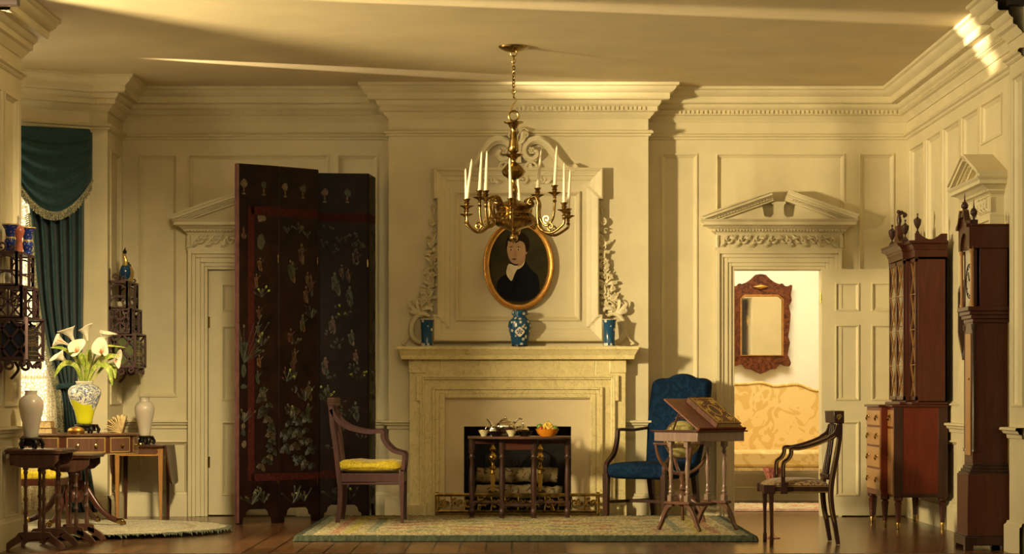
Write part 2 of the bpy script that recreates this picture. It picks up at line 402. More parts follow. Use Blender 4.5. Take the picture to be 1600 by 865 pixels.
# ------------------------------------------------------------------ the room
CEIL = 3.505
def wall_mesh(mb, p0, p1, z0, z1, panels=(), openings=(), rec=.022, mould=.03):
    """a face from plan point p0 to p1 (room on its right) with sunk, moulded panels and real openings"""
    p0, p1 = Vector(p0), Vector(p1); ln = (p1-p0).length; d = (p1-p0)/ln; n = Vector((d.y, -d.x))
    def P(u, v, h=0): return (p0.x+d.x*u+n.x*h, p0.y+d.y*u+n.y*h, v)
    holes = [tuple(a) for a in panels]+[tuple(a) for a in openings]
    us = sorted({0, ln, *[a for h in holes for a in h[:2] if 0 < a < ln]}); vs = sorted({z0, z1, *[a for h in holes for a in h[2:4] if z0 < a < z1]})
    for i in range(len(us)-1):
        for j in range(len(vs)-1):
            cu, cv = (us[i]+us[i+1])/2, (vs[j]+vs[j+1])/2
            if any(h[0] < cu < h[1] and h[2] < cv < h[3] for h in holes): continue
            mb.add([P(us[i], vs[j]), P(us[i+1], vs[j]), P(us[i+1], vs[j+1]), P(us[i], vs[j+1])], [(0,1,2,3)])
    prof = [(0, 0), (0, .010), (.009, .012), (.014, .004), (.014, -.004), (mould, -rec*.75), (mould+.004, -rec)]
    for u0, u1, v0, v1 in panels:
        rings = [[P(u0+o, v0+o, h), P(u1-o, v0+o, h), P(u1-o, v1-o, h), P(u0+o, v1-o, h)] for o, h in prof]
        for a, b in zip(rings, rings[1:]):
            for k in range(4):
                k2 = (k+1) % 4; mb.add([a[k], a[k2], b[k2], b[k]], [(0,1,2,3)])
        mb.add(rings[-1], [(0,1,2,3)])
    return mb
# left wall, bay, back wall, chimney breast, right wall in plan (the room lies right of the path)
PL = [(-3.27,-4.95),(-3.27,-3.8),(-4.4,-3.3),(-4.4,-1.5),(-3.34,-.76),(-3.2,-.76),(-3.2,0),(-1.0,0),(-1.0,-.27),(1.106,-.27),(1.106,0),(3.25,0),(3.25,-4.5),(3.17,-4.5),(3.17,-4.95)]
fl = MB(); fl.box(-5.4, 4.6, -4.9, 3.3, -.08, 0); struct('floor', fl, M['floor'], smooth=0)
cl = MB(); cl.box(-4.9, 3.9, -4.95, .16, CEIL, CEIL+.1); struct('ceiling', cl, M['ceil'], smooth=0)
def ux(px, y=0, x0=-3.2): return X(px, y)-x0
# openings in the back wall: left door 325..463, right door 1147..1284
DOORTOP = Z(421, 0)
lo = (X(325,0)+3.2, X(463,0)+3.2, 0, DOORTOP)
mb = MB()
wall_mesh(mb, (-3.2,0), (-1.0,0), 0, CEIL,
    [(ux(217), ux(277), .98, 2.97), (ux(295), ux(513), 2.2, 2.97), (ux(527), ux(590), .98, 2.97), (ux(217), ux(294), .12, .62), (ux(527), ux(590), .12, .62)], [lo])
wr = lambda px: X(px,0)-1.106
wall_mesh(mb, (1.106,0), (3.25,0), 0, CEIL,
    [(wr(1033), wr(1090), .92, 2.98), (wr(1119), wr(1320), 2.2, 2.98), (wr(1342), wr(1397), .92, 2.98), (wr(1033), wr(1090), .2, .66), (wr(1342), wr(1397), .2, .66)],
    [(wr(1147), wr(1284), 0, DOORTOP)])
# jambs of the right doorway and the closed back of the wall
a, b = X(1147,0), X(1284,0)
mb.add([(a,0,0),(a,.16,0),(a,.16,DOORTOP),(a,0,DOORTOP)], [(0,1,2,3)]); mb.add([(b,0,0),(b,.16,0),(b,.16,DOORTOP),(b,0,DOORTOP)], [(3,2,1,0)])
mb.add([(a,0,DOORTOP),(b,0,DOORTOP),(b,.16,DOORTOP),(a,.16,DOORTOP)], [(0,1,2,3)])
mb.box(-3.4, a, .16, .2, 0, CEIL); mb.box(b, 4.3, .16, .2, 0, CEIL); mb.box(a, b, .16, .2, DOORTOP, CEIL)
struct('wall_back', mb, M['paint'], smooth=0)
mb = MB()
wall_mesh(mb, (-1.0,0), (-1.0,-.27), 0, CEIL)
wall_mesh(mb, (-1.0,-.27), (1.106,-.27), 0, CEIL, [], [(X(720,-.27)+1.0, X(900,-.27)+1.0, 0, .80)])
wall_mesh(mb, (1.106,-.27), (1.106,0), 0, CEIL)
struct('wall_chimney', mb, M['paint'], smooth=0)
mb = MB()
wall_mesh(mb, (3.25,0), (3.25,-4.5), 0, CEIL, [(.18,.85,.92,3.0),(.97,1.6,.92,3.0),(1.7,2.36,.92,3.0),(2.46,3.08,2.2,3.0),(3.17,3.88,2.72,3.0),(.18,.85,.2,.66),(.97,1.6,.2,.66),(1.7,2.3,.2,.66)])
struct('wall_right', mb, M['paint'], smooth=0)
mb = MB(); wall_mesh(mb, (3.25,-4.5), (3.17,-4.5), 0, CEIL); wall_mesh(mb, (3.17,-4.5), (3.17,-4.95), 0, CEIL, [(.12,.44,.92,3.0)])
struct('wall_right_front', mb, M['paint'], smooth=0)
mb = MB()
wall_mesh(mb, (-3.27,-4.95), (-3.27,-3.8), 0, CEIL, [(.12,.50,.92,2.95),(.60,1.03,.92,2.95),(.12,.50,.2,.66),(.60,1.03,.2,.66)])
struct('wall_left_front', mb, M['paint'], smooth=0)
mb = MB()
wall_mesh(mb, (-3.34,-.76), (-3.2,-.76), 0, CEIL); wall_mesh(mb, (-3.2,-.76), (-3.2,0), 0, CEIL, [(.12,.64,.92,2.95),(.12,.64,.2,.66)])
struct('wall_left', mb, M['paint'], smooth=0)
mb = MB()
W1 = (.28, 1.16, .32, 2.72)                                        # window in the far splay
wall_mesh(mb, (-3.27,-3.8), (-4.4,-3.3), 0, CEIL)
wall_mesh(mb, (-4.4,-3.3), (-4.4,-1.5), 0, CEIL, [], [(.25,1.55,.32,2.72)])
wall_mesh(mb, (-4.4,-1.5), (-3.34,-.76), 0, CEIL, [], [(.13,1.01,.32,2.72)])
# window reveals
def reveal(mb, p0, p1, u0, u1, v0, v1, dep):
    p0, p1 = Vector(p0), Vector(p1); d = (p1-p0).normalized(); n = Vector((d.y, -d.x))
    def P(u, v, h): return (p0.x+d.x*u-n.x*h, p0.y+d.y*u-n.y*h, v)
    for a, b, c, e in (((u0,v0),(u0,v1),0,0),((u1,v0),(u1,v1),0,0),((u0,v0),(u1,v0),0,0),((u0,v1),(u1,v1),0,0)):
        mb.add([P(*a,0), P(*b,0), P(*b,dep), P(*a,dep)], [(0,1,2,3)])
    return P
P1 = reveal(mb, (-4.4,-1.5), (-3.34,-.76), .13, 1.01, .32, 2.72, .12); P2 = reveal(mb, (-4.4,-3.3), (-4.4,-1.5), .25, 1.55, .32, 2.72, .12)
struct('wall_bay', mb, M['paint'], smooth=0)
for nm, P, u0, u1 in (('window_1', P1, .13, 1.01), ('window_2', P2, .25, 1.55)):
    fr = MB()
    def bar(ua, ub, va, vb, h0=.05, h1=.085):
        vs = [P(u, v, h) for u in (ua, ub) for v in (va, vb) for h in (h0, h1)]
        fr.add(vs, [(0,1,3,2),(4,6,7,5),(0,4,5,1),(2,3,7,6),(0,2,6,4),(1,5,7,3)])
    bar(u0, u0+.05, .32, 2.72); bar(u1-.05, u1, .32, 2.72); bar(u0, u1, .32, .38); bar(u0, u1, 2.66, 2.72); bar(u0, u1, 1.49, 1.55)
    for k in (1, 2): bar(u0+(u1-u0)*k/3-.011, u0+(u1-u0)*k/3+.011, .38, 2.66, .055, .08)
    for k in (1, 2, 4, 5): z = .35+k*.392; bar(u0+.05, u1-.05, z-.011, z+.011, .055, .08)
    wn = struct(nm, fr, M['paint'], smooth=0)
    g = MB(); g.add([P(u0, .33, .07), P(u1, .33, .07), P(u1, 2.7, .07), P(u0, 2.7, .07)], [(0,1,2,3)]); obj('pane', g, M['glass'], wn, smooth=0)
# mouldings that run round the room
PC = PL[:]
crown = [(.235,3.505),(.235,3.484),(.215,3.475),(.205,3.453),(.18,3.435),(.165,3.427),(.165,3.385),(.155,3.375),(.10,3.375),(.095,3.352),(.08,3.335),(.07,3.33),(.07,3.293),(.045,3.283),(.04,3.27),(.018,3.25),(.012,3.235),(0,3.235)]
mb = MB(); mb.sweep(PC, crown)
struct('trim_1', mb, M['paint'], smooth=30)
mb = MB()                                                          # dentils under the cornice
def dentils(p0, p1, z0, z1, out, dep, w_, gap, mb=mb):
    p0, p1 = Vector(p0), Vector(p1); ln = (p1-p0).length; d = (p1-p0)/ln; n = Vector((d.y,-d.x)); u = gap/2
    R = Matrix(((d.x, n.x, 0), (d.y, n.y, 0), (0, 0, 1)))
    while u+w_ < ln:
        c = p0+d*(u+w_/2)+n*(out+dep/2); mb.obox((c.x, c.y, (z0+z1)/2), (w_, dep, z1-z0), R); u += w_+gap
for i in range(4, len(PL)-3): 
    a_, b_ = PL[i], PL[i+1]
    dentils(a_, b_, 3.299, 3.325, .07, .014, .018, .018)
struct('trim_2', mb, M['paint'], smooth=0)
arch = [(0,3.145),(.028,3.143),(.04,3.13),(.04,3.12),(.02,3.11),(.02,3.10),(.008,3.09),(0,3.09)]
mb = MB(); mb.sweep(PC, arch); struct('trim_3', mb, M['paint'], smooth=30)
rail = [(0,.792),(.052,.79),(.056,.775),(.040,.768),(.034,.752),(.016,.745),(.014,.722),(0,.718)]
base = [(0,.20),(.012,.198),(.018,.18),(.028,.172),(.030,.165),(.030,0),(0,0)]
def run(path, prof, name):
    m = MB(); m.sweep(path, prof); struct(name, m, M['paint'], smooth=30)
segs = {'left': PL[:2], 'bay': PL[1:6], 'back_left': PL[5:7]+[(X(300,0),0)], 'back_screen': [(X(488,0),0)]+PL[7:9]+[(X(640,-.27),-.27)], 'back_middle': [(X(978,-.27),-.27)]+PL[9:11]+[(X(1118,0),0)],
        'back_right': [(X(1321,0),0), PL[11], (3.25,-2.86)], 'right': [(3.25,-4.14)]+PL[12:]}
for k, p in segs.items(): run(p, base, 'baseboard_'+k)
for i, (k, p) in enumerate(segs.items()):
    if k != 'bay': run(p, rail, 'trim_%d' % (i+4))
# dark supports of the front frame, and the front edge of the floor
mb = MB(); mb.box(-3.7, -3.05, -5.02, -4.93, 3.40, 3.505); struct('trim_12', mb, M['sill'], smooth=0)
mb = MB(); mb.box(3.06, 3.7, -5.02, -4.93, 3.40, 3.505); struct('trim_13', mb, M['sill'], smooth=0)
mb = MB(); mb.box(-3.6, 3.6, -5.0, -4.9, -.08, .012); struct('trim_14', mb, M['sill'], smooth=0)
# room beyond the doorway
mb = MB(); wall_mesh(mb, (.6,3.05), (4.3,3.05), 0, 3.2); struct('wall_hall', mb, M['hallpaint'], smooth=0)
mb = MB(); wall_mesh(mb, (4.3,3.05), (4.3,.2), 0, 3.2); wall_mesh(mb, (.6,.2), (.6,3.05), 0, 3.2); struct('wall_hall_side', mb, M['hallpaint'], smooth=0)
mb = MB(); mb.box(.5, 4.4, .2, 3.1, 3.2, 3.3); struct('ceiling_hall', mb, M['hallpaint'], smooth=0)
run([(.6,3.05),(4.3,3.05)], [(0,.26),(.02,.255),(.03,.235),(.035,.13),(.045,.12),(.045,0),(0,0)], 'baseboard_hall')
def door_leaf(mb, w_, h, t=.045, flip=1):
    """six-panel door leaf, hinge at x=0, front face at y=0"""
    s, m_ = .11*w_/.72, .10*w_/.72; pw = (w_-2*s-m_)/2
    rows = [(.12,.40),(.48,.86),(.91,.975)] if False else [(h*.085,h*.385),(h*.47,h*.775),(h*.83,h*.945)]
    pn = []
    for r in rows:
        for x0 in (s, s+pw+m_): pn.append((x0, x0+pw, r[0], r[1]))
    wall_mesh(mb, (0,0), (w_,0), .012, h, pn, rec=.012, mould=.022)
    mb.add([(0,0,.012),(0,t,.012),(0,t,h),(0,0,h)], [(0,1,2,3)]); mb.add([(w_,0,.012),(w_,t,.012),(w_,t,h),(w_,0,h)], [(0,1,2,3)])
    mb.add([(0,t,.012),(w_,t,.012),(w_,t,h),(0,t,h)], [(0,1,2,3)]); mb.add([(0,0,h),(w_,0,h),(w_,t,h),(0,t,h)], [(0,1,2,3)]); mb.add([(0,0,.012),(w_,0,.012),(w_,t,.012),(0,t,.012)], [(0,1,2,3)])
    return mb
dw = X(1284,0)-X(1147,0)
d1 = obj('door_1', door_leaf(MB(), dw-.01, DOORTOP), M['paint'], loc=(X(1284,-.10),-.10,0), smooth=0); d1['kind'] = 'structure'; tag(d1, 'cream six-panel door standing open against the back wall')
k = MB(); 
for z in (.3, 1.75): k.tube([(-.006,.02,z),(-.006,.02,z+.09)], .008, 8)
obj('hinge', k, M['brass'], d1)
k = MB(); k.lathe([(.0,0),(.012,0),(.012,.02),(.022,.03),(.022,.045),(.0,.052)], (dw-.06,0,.95), 16, Matrix.Rotation(PI/2,3,'X')); obj('knob', k, M['brass'], d1)
d2 = obj('door_2', door_leaf(MB(), X(463,0)-X(325,0)-.006, DOORTOP-.006), M['paint'], loc=(X(325,0)+.003,.012,0), smooth=0); d2['kind'] = 'structure'; tag(d2, 'closed cream six-panel door behind the folding screen')
k = MB()
for z in (.40, 1.55): k.tube([(-.004,-.006,z),(-.004,-.006,z+.09)], .007, 8); k.box(-.004,.012,-.004,.0,z-.0,z+.09)
obj('hinge', k, M['oldbrass'], d2)
# pedimented door surround, local x across, y towards the room negative, origin at floor centre of the opening
def acanthus(mb, x0, x1, z0, z1, y, n, flipmid=True):
    """running leaf scroll in relief"""
    h = z1-z0; w_ = (x1-x0)/n
    for i in range(n):
        cx = x0+w_*(i+.5); sgn = 1 if (i < n/2 or not flipmid) else -1
        st = bez([(cx-sgn*w_*.58, y, z0+h*.16), (cx-sgn*w_*.25, y-.010, z0+h*.14), (cx+sgn*w_*.02, y-.012, z0+h*.5), (cx+sgn*w_*.25, y-.012, z0+h*.86), (cx+sgn*w_*.5, y-.002, z0+h*.84)], 5)
        mb.tube(st, [h*.045]*len(st), 6)
        for t, side, ln in ((4,1,.50),(7,1,.56),(10,1,.40),(9,-1,.50),(13,-1,.56),(16,-1,.42),(2,1,.36)):
            b = st[t]; dx, dz = st[t+1][0]-st[t][0], st[t+1][2]-st[t][2]; a_ = math.atan2(dz, dx)+side*sgn*1.0
            p = [(b[0], b[1], b[2]), (b[0]+math.cos(a_)*ln*h*.5, y-.022, b[2]+math.sin(a_)*ln*h*.5), (b[0]+math.cos(a_-side*sgn*.5)*ln*h, y-.012, b[2]+math.sin(a_-side*sgn*.5)*ln*h)]
            p = [(a2, b2, min(max(c2, z0+.010), z1-.010)) for a2, b2, c2 in bez(p, 4)]
            mb.tube(p, [(h*.015+h*.085*math.sin(PI*(j+.6)/len(p)),)*2 for j in range(len(p))], 6)
    return mb
def surround(name, opw, loc, rz=0, leafn=8):
    e = thing(name, None, None, loc, rz); 
    top = DOORTOP; cw = .155; H = opw/2; s = opw/.72
    m = MB()                                                       # architrave, stepped
    for o0, o1, d in ((0,.025,.035),(.025,.055,.05),(.055,.095,.062),(.095,.125,.075),(.125,cw,.095)):
        for q in (-1, 1):
            xa, xb = sorted((q*(H+o0), q*(H+o1))); m.box(xa, xb, -d, 0, 0, top+o1)
        m.box(-(H+o0), H+o0, -d, 0, top+o0, top+o1)
    q = H+cw
    obj('architrave', m, M['paint'], e, smooth=0, bevel=.004)
    z0 = top+cw+.012; z1 = z0+.118
    m = MB(); m.box(-q, q, -.085, 0, top+cw, z1+.006); acanthus(m, -q+.03, q-.03, z0, z1, -.085, leafn)
    for x_ in (-q, q): m.tube([(x_*.985, -.09, z0+.01), (x_*.985, -.09, z1-.01)], .018, 8)
    m.box(-q-.004, q+.004, -.094, 0, z0-.014, z0); m.box(-q-.004, q+.004, -.094, 0, z1, z1+.01)
    obj('carved_frieze', m, M['paint'], e, smooth=40)
    m = MB(); zc = z1+.01; prof = [(.085,zc),(.10,zc+.012),(.112,zc+.02),(.112,zc+.03),(.15,zc+.055),(.18,zc+.062),(.18,zc+.085),(.195,zc+.10),(.20,zc+.108),(0,zc+.108)]
    m.sweep([(-q+.075,.0),(-q+.075,-.001),(q-.075,-.001),(q-.075,0)], [(a_+.0, b_) for a_, b_ in prof])
    x_ = -q-.02
    while x_ < q+.02: m.box(x_, x_+.013, -.128, -.10, zc+.012, zc+.03); x_ += .026
    zt = zc+.108; hw = q+.125; rise = .225*s; gap = .075*s
    pk = zt+rise                                                   # raking cornices with a gap at the top
    for sg in (-1, 1):
        n0 = len(m.v)
        run_ = math.hypot(hw, rise); an = math.atan2(rise, hw); L0 = run_*(1-gap/hw)
        for t0, t1, d in ((0,.016,.20),(.016,.040,.185),(.040,.052,.155),(.052,.066,.13),(.066,.085,.115)):
            m.box(0, L0, -d, 0, -t1, -t0)
        k_ = .10
        while k_ < L0-.04: m.box(k_, k_+.013, -.14, -.11, -.068, -.053); k_ += .026
        T = Matrix.Translation((-hw, 0, zt+.035)) @ Matrix.Rotation(-an, 4, 'Y')
        m.mat(T, n0)
        if sg > 0:
            for i in range(n0, len(m.v)): m.v[i].x = -m.v[i].x
    m.prism([(-hw+.06,zt),(hw-.06,zt),(gap*1.9,pk-.075),(gap*1.6,zt+.03),(gap*.9,zt+.02),(gap*.55,zt+.05),(gap*.55,zt+.125),(gap*.75,zt+.135),(gap*.75,zt+.15),(-gap*.75,zt+.15),(-gap*.75,zt+.135),(-gap*.55,zt+.125),(-gap*.55,zt+.05),(-gap*.9,zt+.02),(-gap*1.6,zt+.03),(-gap*1.9,pk-.075)], -.075, 0)
    obj('broken_pediment', m, M['paint'], e, smooth=0)
    e['kind'] = 'structure'; return e
e = surround('trim_15', dw, ((X(1147,0)+X(1284,0))/2, 0, 0)); e['label'] = 'carved door surround with broken pediment over the open doorway'
e = surround('trim_16', X(463,0)-X(325,0), ((X(325,0)+X(463,0))/2, 0, 0)); e['label'] = 'carved door surround behind the folding screen'
e = surround('trim_17', .56, (3.25, -3.5, 0), PI/2*-1); e['label'] = 'pedimented door surround on the right wall behind the tall clock'
d3 = obj('door_3', door_leaf(MB(), .555, DOORTOP-.006), M['paint'], loc=(3.248,-3.2225,0), rz=-PI/2, smooth=0); d3['kind'] = 'structure'; tag(d3, 'closed cream door on the right wall behind the tall clock')
# ------------------------------------------------------------------ fireplace
YB = -.27                                                           # face of the chimney breast
CX = .045                                                           # its centre line
t = thing('fireplace', 'yellow marble chimneypiece with stepped eared surround and black hearth opening', 'fireplace', (CX, YB, 0))
ym = YB-.14
def fx(px, y=ym): return X(px, y)-CX
def uframe(mb, xo, zo, xi, zi, y0, y1, ear=0, earz=0, z0=0):
    """inverted U: outer half width xo, inner xi, optional ears"""
    mb.box(-xo, -xi, y0, y1, z0, zo); mb.box(xi, xo, y0, y1, z0, zo); mb.box(-xi, xi, y0, y1, zi, zo)
    if ear:
        mb.box(-xo-ear, -xo, y0, y1, zo-earz, zo); mb.box(xo, xo+ear, y0, y1, zo-earz, zo)
W = fx(978); zsh = Z(559, ym); ztop = Z(541, ym)
m = MB(); uframe(m, W, zsh, fx(930), Z(623,ym), -.10, 0); 
m.box(-W-.004, -W+.13, -.115, 0, Z(582,ym), zsh); m.box(W-.13, W+.004, -.115, 0, Z(582,ym), zsh)
for q in (-1, 1):
    a_, b_ = sorted((q*(W+.008), q*(W-.14))); m.box(a_, b_, -.125, 0, 0, Z(788,ym))
obj('marble_surround', m, M['marble'], t, smooth=0, bevel=.004)
m = MB()
xo = fx(967); ze = Z(586,ym); 
uframe(m, xo-.028, ze, xo-.045, ze-.017, -.130, -.10, .028, .205); uframe(m, xo-.045, ze-.017, xo-.062, ze-.034, -.120, -.10)
xi = (X(942,ym)-CX); zi = Z(604,ym)
uframe(m, xi, zi, xi-.022, zi-.022, -.128, -.10); uframe(m, xi-.022, zi-.022, xi-.055, zi-.055, -.112, -.10)
uframe(m, xi-.055, zi-.055, xi-.10, zi-.088, -.119, -.085)
obj('architrave', m, M['marble'], t, smooth=0, bevel=.004)
m = MB(); zi2 = Z(623,ym)
m.box(-W+.05, W-.05, -.075, 0, Z(666,ym), zi2+.02)
ho = (X(893,ym)-X(725,ym))/2
m.box(-W+.05, -ho, -.075, 0, 0, Z(666,ym)); m.box(ho, W-.05, -.075, 0, 0, Z(666,ym))
obj('hearth_slip', m, M['slip'], t, smooth=0)
sh = [(0,zsh-.01),(.118,zsh-.01),(.125,zsh+.01),(.128,zsh+.022),(.15,zsh+.04),(.165,zsh+.055),(.18,zsh+.066),(.188,zsh+.07),(.188,ztop),(0,ztop)]
m = MB()
def shelf(m, x0, x1, ex): m.sweep([(x0,.0),(x0,-.001-ex),(x1,-.001-ex),(x1,0)], [(o if o else 0, z) for o, z in sh])
path = [(-W-.002,0),(-W-.002,-.122),(-W+.13,-.122),(-W+.13,-.105),(W-.13,-.105),(W-.13,-.122),(W+.002,-.122),(W+.002,0)]
m.sweep(path, [(o*.52, z) for o, z in sh])
m.box(-W-.09, W+.09, -.21, 0, ztop-.006, ztop-.0005)
obj('mantel_shelf', m, M['marble'], t, smooth=20)
m = MB(); d = .34                                                   # firebox let into the breast
hz = Z(666,ym); y0 = -.072
m.add([(-ho,y0,0),(-ho,d-.1,0),(-ho,d-.1,hz),(-ho,y0,hz)], [(0,1,2,3)]); m.add([(ho,y0,0),(ho,d-.1,0),(ho,d-.1,hz),(ho,y0,hz)], [(3,2,1,0)])
m.add([(-ho,d-.1,0),(ho,d-.1,0),(ho,d-.1,hz),(-ho,d-.1,hz)], [(0,1,2,3)]); m.add([(-ho,y0,hz),(ho,y0,hz),(ho,d-.1,hz),(-ho,d-.1,hz)], [(0,1,2,3)])
m.box(-ho, ho, y0, d-.1, 0, .012)
obj('firebox', m, M['soot'], t, smooth=0)
m = MB(); m.prism([(-.27,.02),(.27,.02),(.27,.5),(.17,.56),(0,.60),(-.17,.56),(-.27,.5)], .17, .20)
for k in range(8):
    a_ = k*PI/4; m.tube([(0+.02*math.cos(a_), .163, .40+.02*math.sin(a_)), (.09*math.cos(a_), .163, .40+.09*math.sin(a_))], [.016,.005], 6)
obj('fireback', m, M['iron'], t, bevel=.004)
# logs and grate
def log(loc, ln, r, rz, label, tilt=0):
    m = MB(); n = 9
    pts = [(-ln/2+ln*i/n, .006*math.sin(i*1.7), .005*math.cos(i*2.3)) for i in range(n+1)]
    m.tube(pts, [r*(1+.05*math.sin(i*2.1+ln*9)) for i in range(n+1)], 14)
    o = obj('birch_log', m, M['birch'], loc=loc, rz=rz); o.rotation_euler = (0, tilt, rz)
    return tag(o, label, 'log', 'birch logs in the fireplace')
log((CX-.005, YB+.06, .345), .66, .062, .03, 'upper birch log lying across the grate in the hearth')
log((CX-.10, YB+.0, .212), .48, .058, -.03, 'lower front birch log at the left of the grate'); log((CX+.19, YB+.045, .205), .34, .05, .04, 'short birch log on the right under the upper log')
g = thing('fire_grate', 'low black iron grate carrying the birch logs', 'grate', (CX, YB, 0))
m = MB()
for x_ in (-.26,-.13,0,.13,.26): m.tube([(x_,-.05,.14),(x_,.13,.14)], .012, 6, sq=True, n=4) if False else m.tube([(x_,-.05,.14),(x_,.13,.14)], .011, 6)
m.tube([(-.29,-.045,.14),(.29,-.045,.14)], .012, 6); m.tube([(-.29,.12,.14),(.29,.12,.14)], .012, 6); obj('bar', m, M['iron'], g)
for x_ in (-.28,.28):
    for y_ in (-.045,.12):
        m = MB(); m.tube([(x_,y_,.0),(x_,y_,.15)], .012, 6); obj('leg', m, M['iron'], g)
# andirons
ya = ym-.10
def andiron(px, label):
    e = thing('andiron', label, 'andiron', (X(px,ya), ya, 0), 0, 'brass andirons')
    z = lambda p: Z(p, ya)
    m = MB(); pr = [(.0,z(768)),(.018,z(768)),(.019,z(762)),(.031,z(743)),(.033,z(741)),(.02,z(739)),(.014,z(734)),(.03,z(732)),(.032,z(729)),(.014,z(726)),(.012,z(722)),(.022,z(720)),(.034,z(716)),(.034,z(712)),(.022,z(709)),(.01,z(706)),(.022,z(704)),(.03,z(701)),(.018,z(698)),(.010,z(695)),(.016,z(692)),(.011,z(689.5)),(.0,z(689))]
    pr = [(a_ if a_ else .001, b_) for a_, b_ in pr]
    m.lathe(pr[:6], (0,0,0), 4, Matrix.Rotation(PI/4,3,'Z')); m.lathe(pr[5:], (0,0,0), 20); obj('column', m, M['brass'], e, smooth=40)
    for q in (-1, 1):
        m = MB(); p = bez([(0,0,z(768)),(q*.05,-.01,z(772)),(q*.09,-.02,z(790)),(q*.12,-.02,.02)],5); m.tube(p, .014, 8); m.ball((q*.12,-.02,.02), .02); obj('leg', m, M['brass'], e)
    m = MB(); m.tube([(0,0,z(770)),(0,.24,z(772)),(0,.25,.0)], .012, 6); obj('billet_bar', m, M['iron'], e)
andiron(770, 'tall brass andiron on the left of the hearth'); andiron(844, 'tall brass andiron on the right of the hearth')
# brass fender with pierced scrolls
yf = -.62
e = thing('fender', 'pierced brass fender standing round the hearth', 'fender', (CX, yf, 0))
hw = (X(933,yf)-X(682,yf))/2; zt = Z(772,yf); zb = Z(800,yf)
m = MB()
for z_, r in ((zt,.016),(zb+.01,.012),(zb-.03,.012)): m.sweep([(-hw,.19),(-hw,0),(hw,0),(hw,.19)], [(-.006,z_-r),(r,z_-r),(r+.004,z_),(r,z_+r*.6),(-.006,z_+r*.6),(-.006,z_-r)])
obj('rail', m, M['brassdark'], e, smooth=0)
m = MB(); m.box(-hw,hw,.002,.006,zb-.03,zb); n = 12; wd = 2*hw/n
for i in range(n):
    cx = -hw+wd*(i+.5); cz = (zt+zb)/2+.004; q = 1 if i % 2 else -1
    s1 = spiral((cx-wd*.2,cz), wd*.30, wd*.08, q*1.2, 1.1*q, 16); s2 = spiral((cx+wd*.22,cz), wd*.26, wd*.07, PI+q*1.2, -1.1*q, 16)
    for s_ in (s1, s2): m.tube([(a_, 0, b_) for a_, b_ in s_], [.0115-.0004*j for j in range(len(s_))], 6)
    m.ball((cx-wd*.2,0,cz), .012, n=8); m.ball((cx+wd*.22,0,cz), .010, n=8)
    m.tube([(cx-wd*.5,0,zb),(cx-wd*.42,0,cz),(cx-wd*.5,0,zt)], .006, 6)
for y_ in (.06,.13):
    for q in (-1,1): m.tube([(q*hw,y_-.03,zb),(q*hw,y_,(zt+zb)/2),(q*hw,y_-.03,zt)], .008, 6); m.tube([(q*hw,y_+.03,zb),(q*hw,y_,(zt+zb)/2),(q*hw,y_+.03,zt)], .008, 6)
obj('pierced_scrolls', m, M['brass'], e)
for x_ in (-hw, hw):
    m = MB(); m.lathe([(.006,zb-.03),(.017,zb-.03),(.017,zt+.014),(.006,zt+.02)], (x_,0,0), 14); obj('corner_post', m, M['brass'], e)
for x_, y_ in ((-hw,0),(hw,0),(0,0),(-hw,.18),(hw,.18)):
    m = MB(); m.ball((x_,y_,.022), .022); m.tube([(x_,y_,.03),(x_,y_,zb-.02)], .01, 8); obj('ball_foot', m, M['brass'], e)
# ------------------------------------------------------------------ overmantel
yo = YB-.03
e = thing('overmantel', 'carved cream overmantel with eared frame, scrolled pediment and flower garlands', 'overmantel', (CX, YB, 0))
gx = lambda px: X(px, yo)-.055-CX+.01
OX = X(809.5, yo)-CX
ox = lambda px: X(px, yo)-CX
zz = lambda py: Z(py, yo)
m = MB()
def eared(m, d0, x_in, zt_, zb_, ear, ez, w_, dep, y0=0):
    """closed eared frame band of width w_, centred on OX"""
    H = x_in
    m.box(OX-H, OX-H+w_, -dep, y0, zb_, zt_); m.box(OX+H-w_, OX+H, -dep, y0, zb_, zt_)
    m.box(OX-H, OX+H, -dep, y0, zt_-w_, zt_); m.box(OX-H, OX+H, -dep, y0, zb_, zb_+w_)
H = (ox(936)-ox(684))/2; zt = zz(263); zb = zz(533)
def ringprof(m, poly, prof):
    """mitred moulding inside a closed outline; prof = (inset, height)"""
    n = len(poly); P = [Vector(p) for p in poly]; rings = []
    for o, h_ in prof:
        r = []
        for k in range(n):
            d0 = (P[k]-P[k-1]).normalized(); d1 = (P[(k+1)%n]-P[k]).normalized(); n0 = Vector((-d0.y, d0.x)); n1 = Vector((-d1.y, d1.x))
            b = (n0+n1)/(1+n0.dot(n1)); r.append((P[k].x+b.x*o, -h_, P[k].y+b.y*o))
        rings.append(r)
    m.add([p for r in rings for p in r], [(i*n+k, i*n+(k+1)%n, (i+1)*n+(k+1)%n, (i+1)*n+k) for i in range(len(rings)-1) for k in range(n)])
E_ = .032
out_ = [(OX-H-E_,zb),(OX+H+E_,zb),(OX+H+E_,zb+.215),(OX+H,zb+.215),(OX+H,zt-.25),(OX+H+E_,zt-.25),(OX+H+E_,zt),(OX-H-E_,zt),(OX-H-E_,zt-.25),(OX-H,zt-.25),(OX-H,zb+.215),(OX-H-E_,zb+.215)]
ringprof(m, out_, [(0,0),(0,.105),(.010,.112),(.022,.105),(.024,.092),(.045,.080),(.062,.074),(.064,.060),(.082,.056),(.098,.050),(.100,.038),(.150,.034)])
obj('eared_frame', m, M['paint'], e, smooth=0)
m = MB(); h2 = (ox(905)-ox(719))/2; zi1, zi0 = zz(303), zz(497)
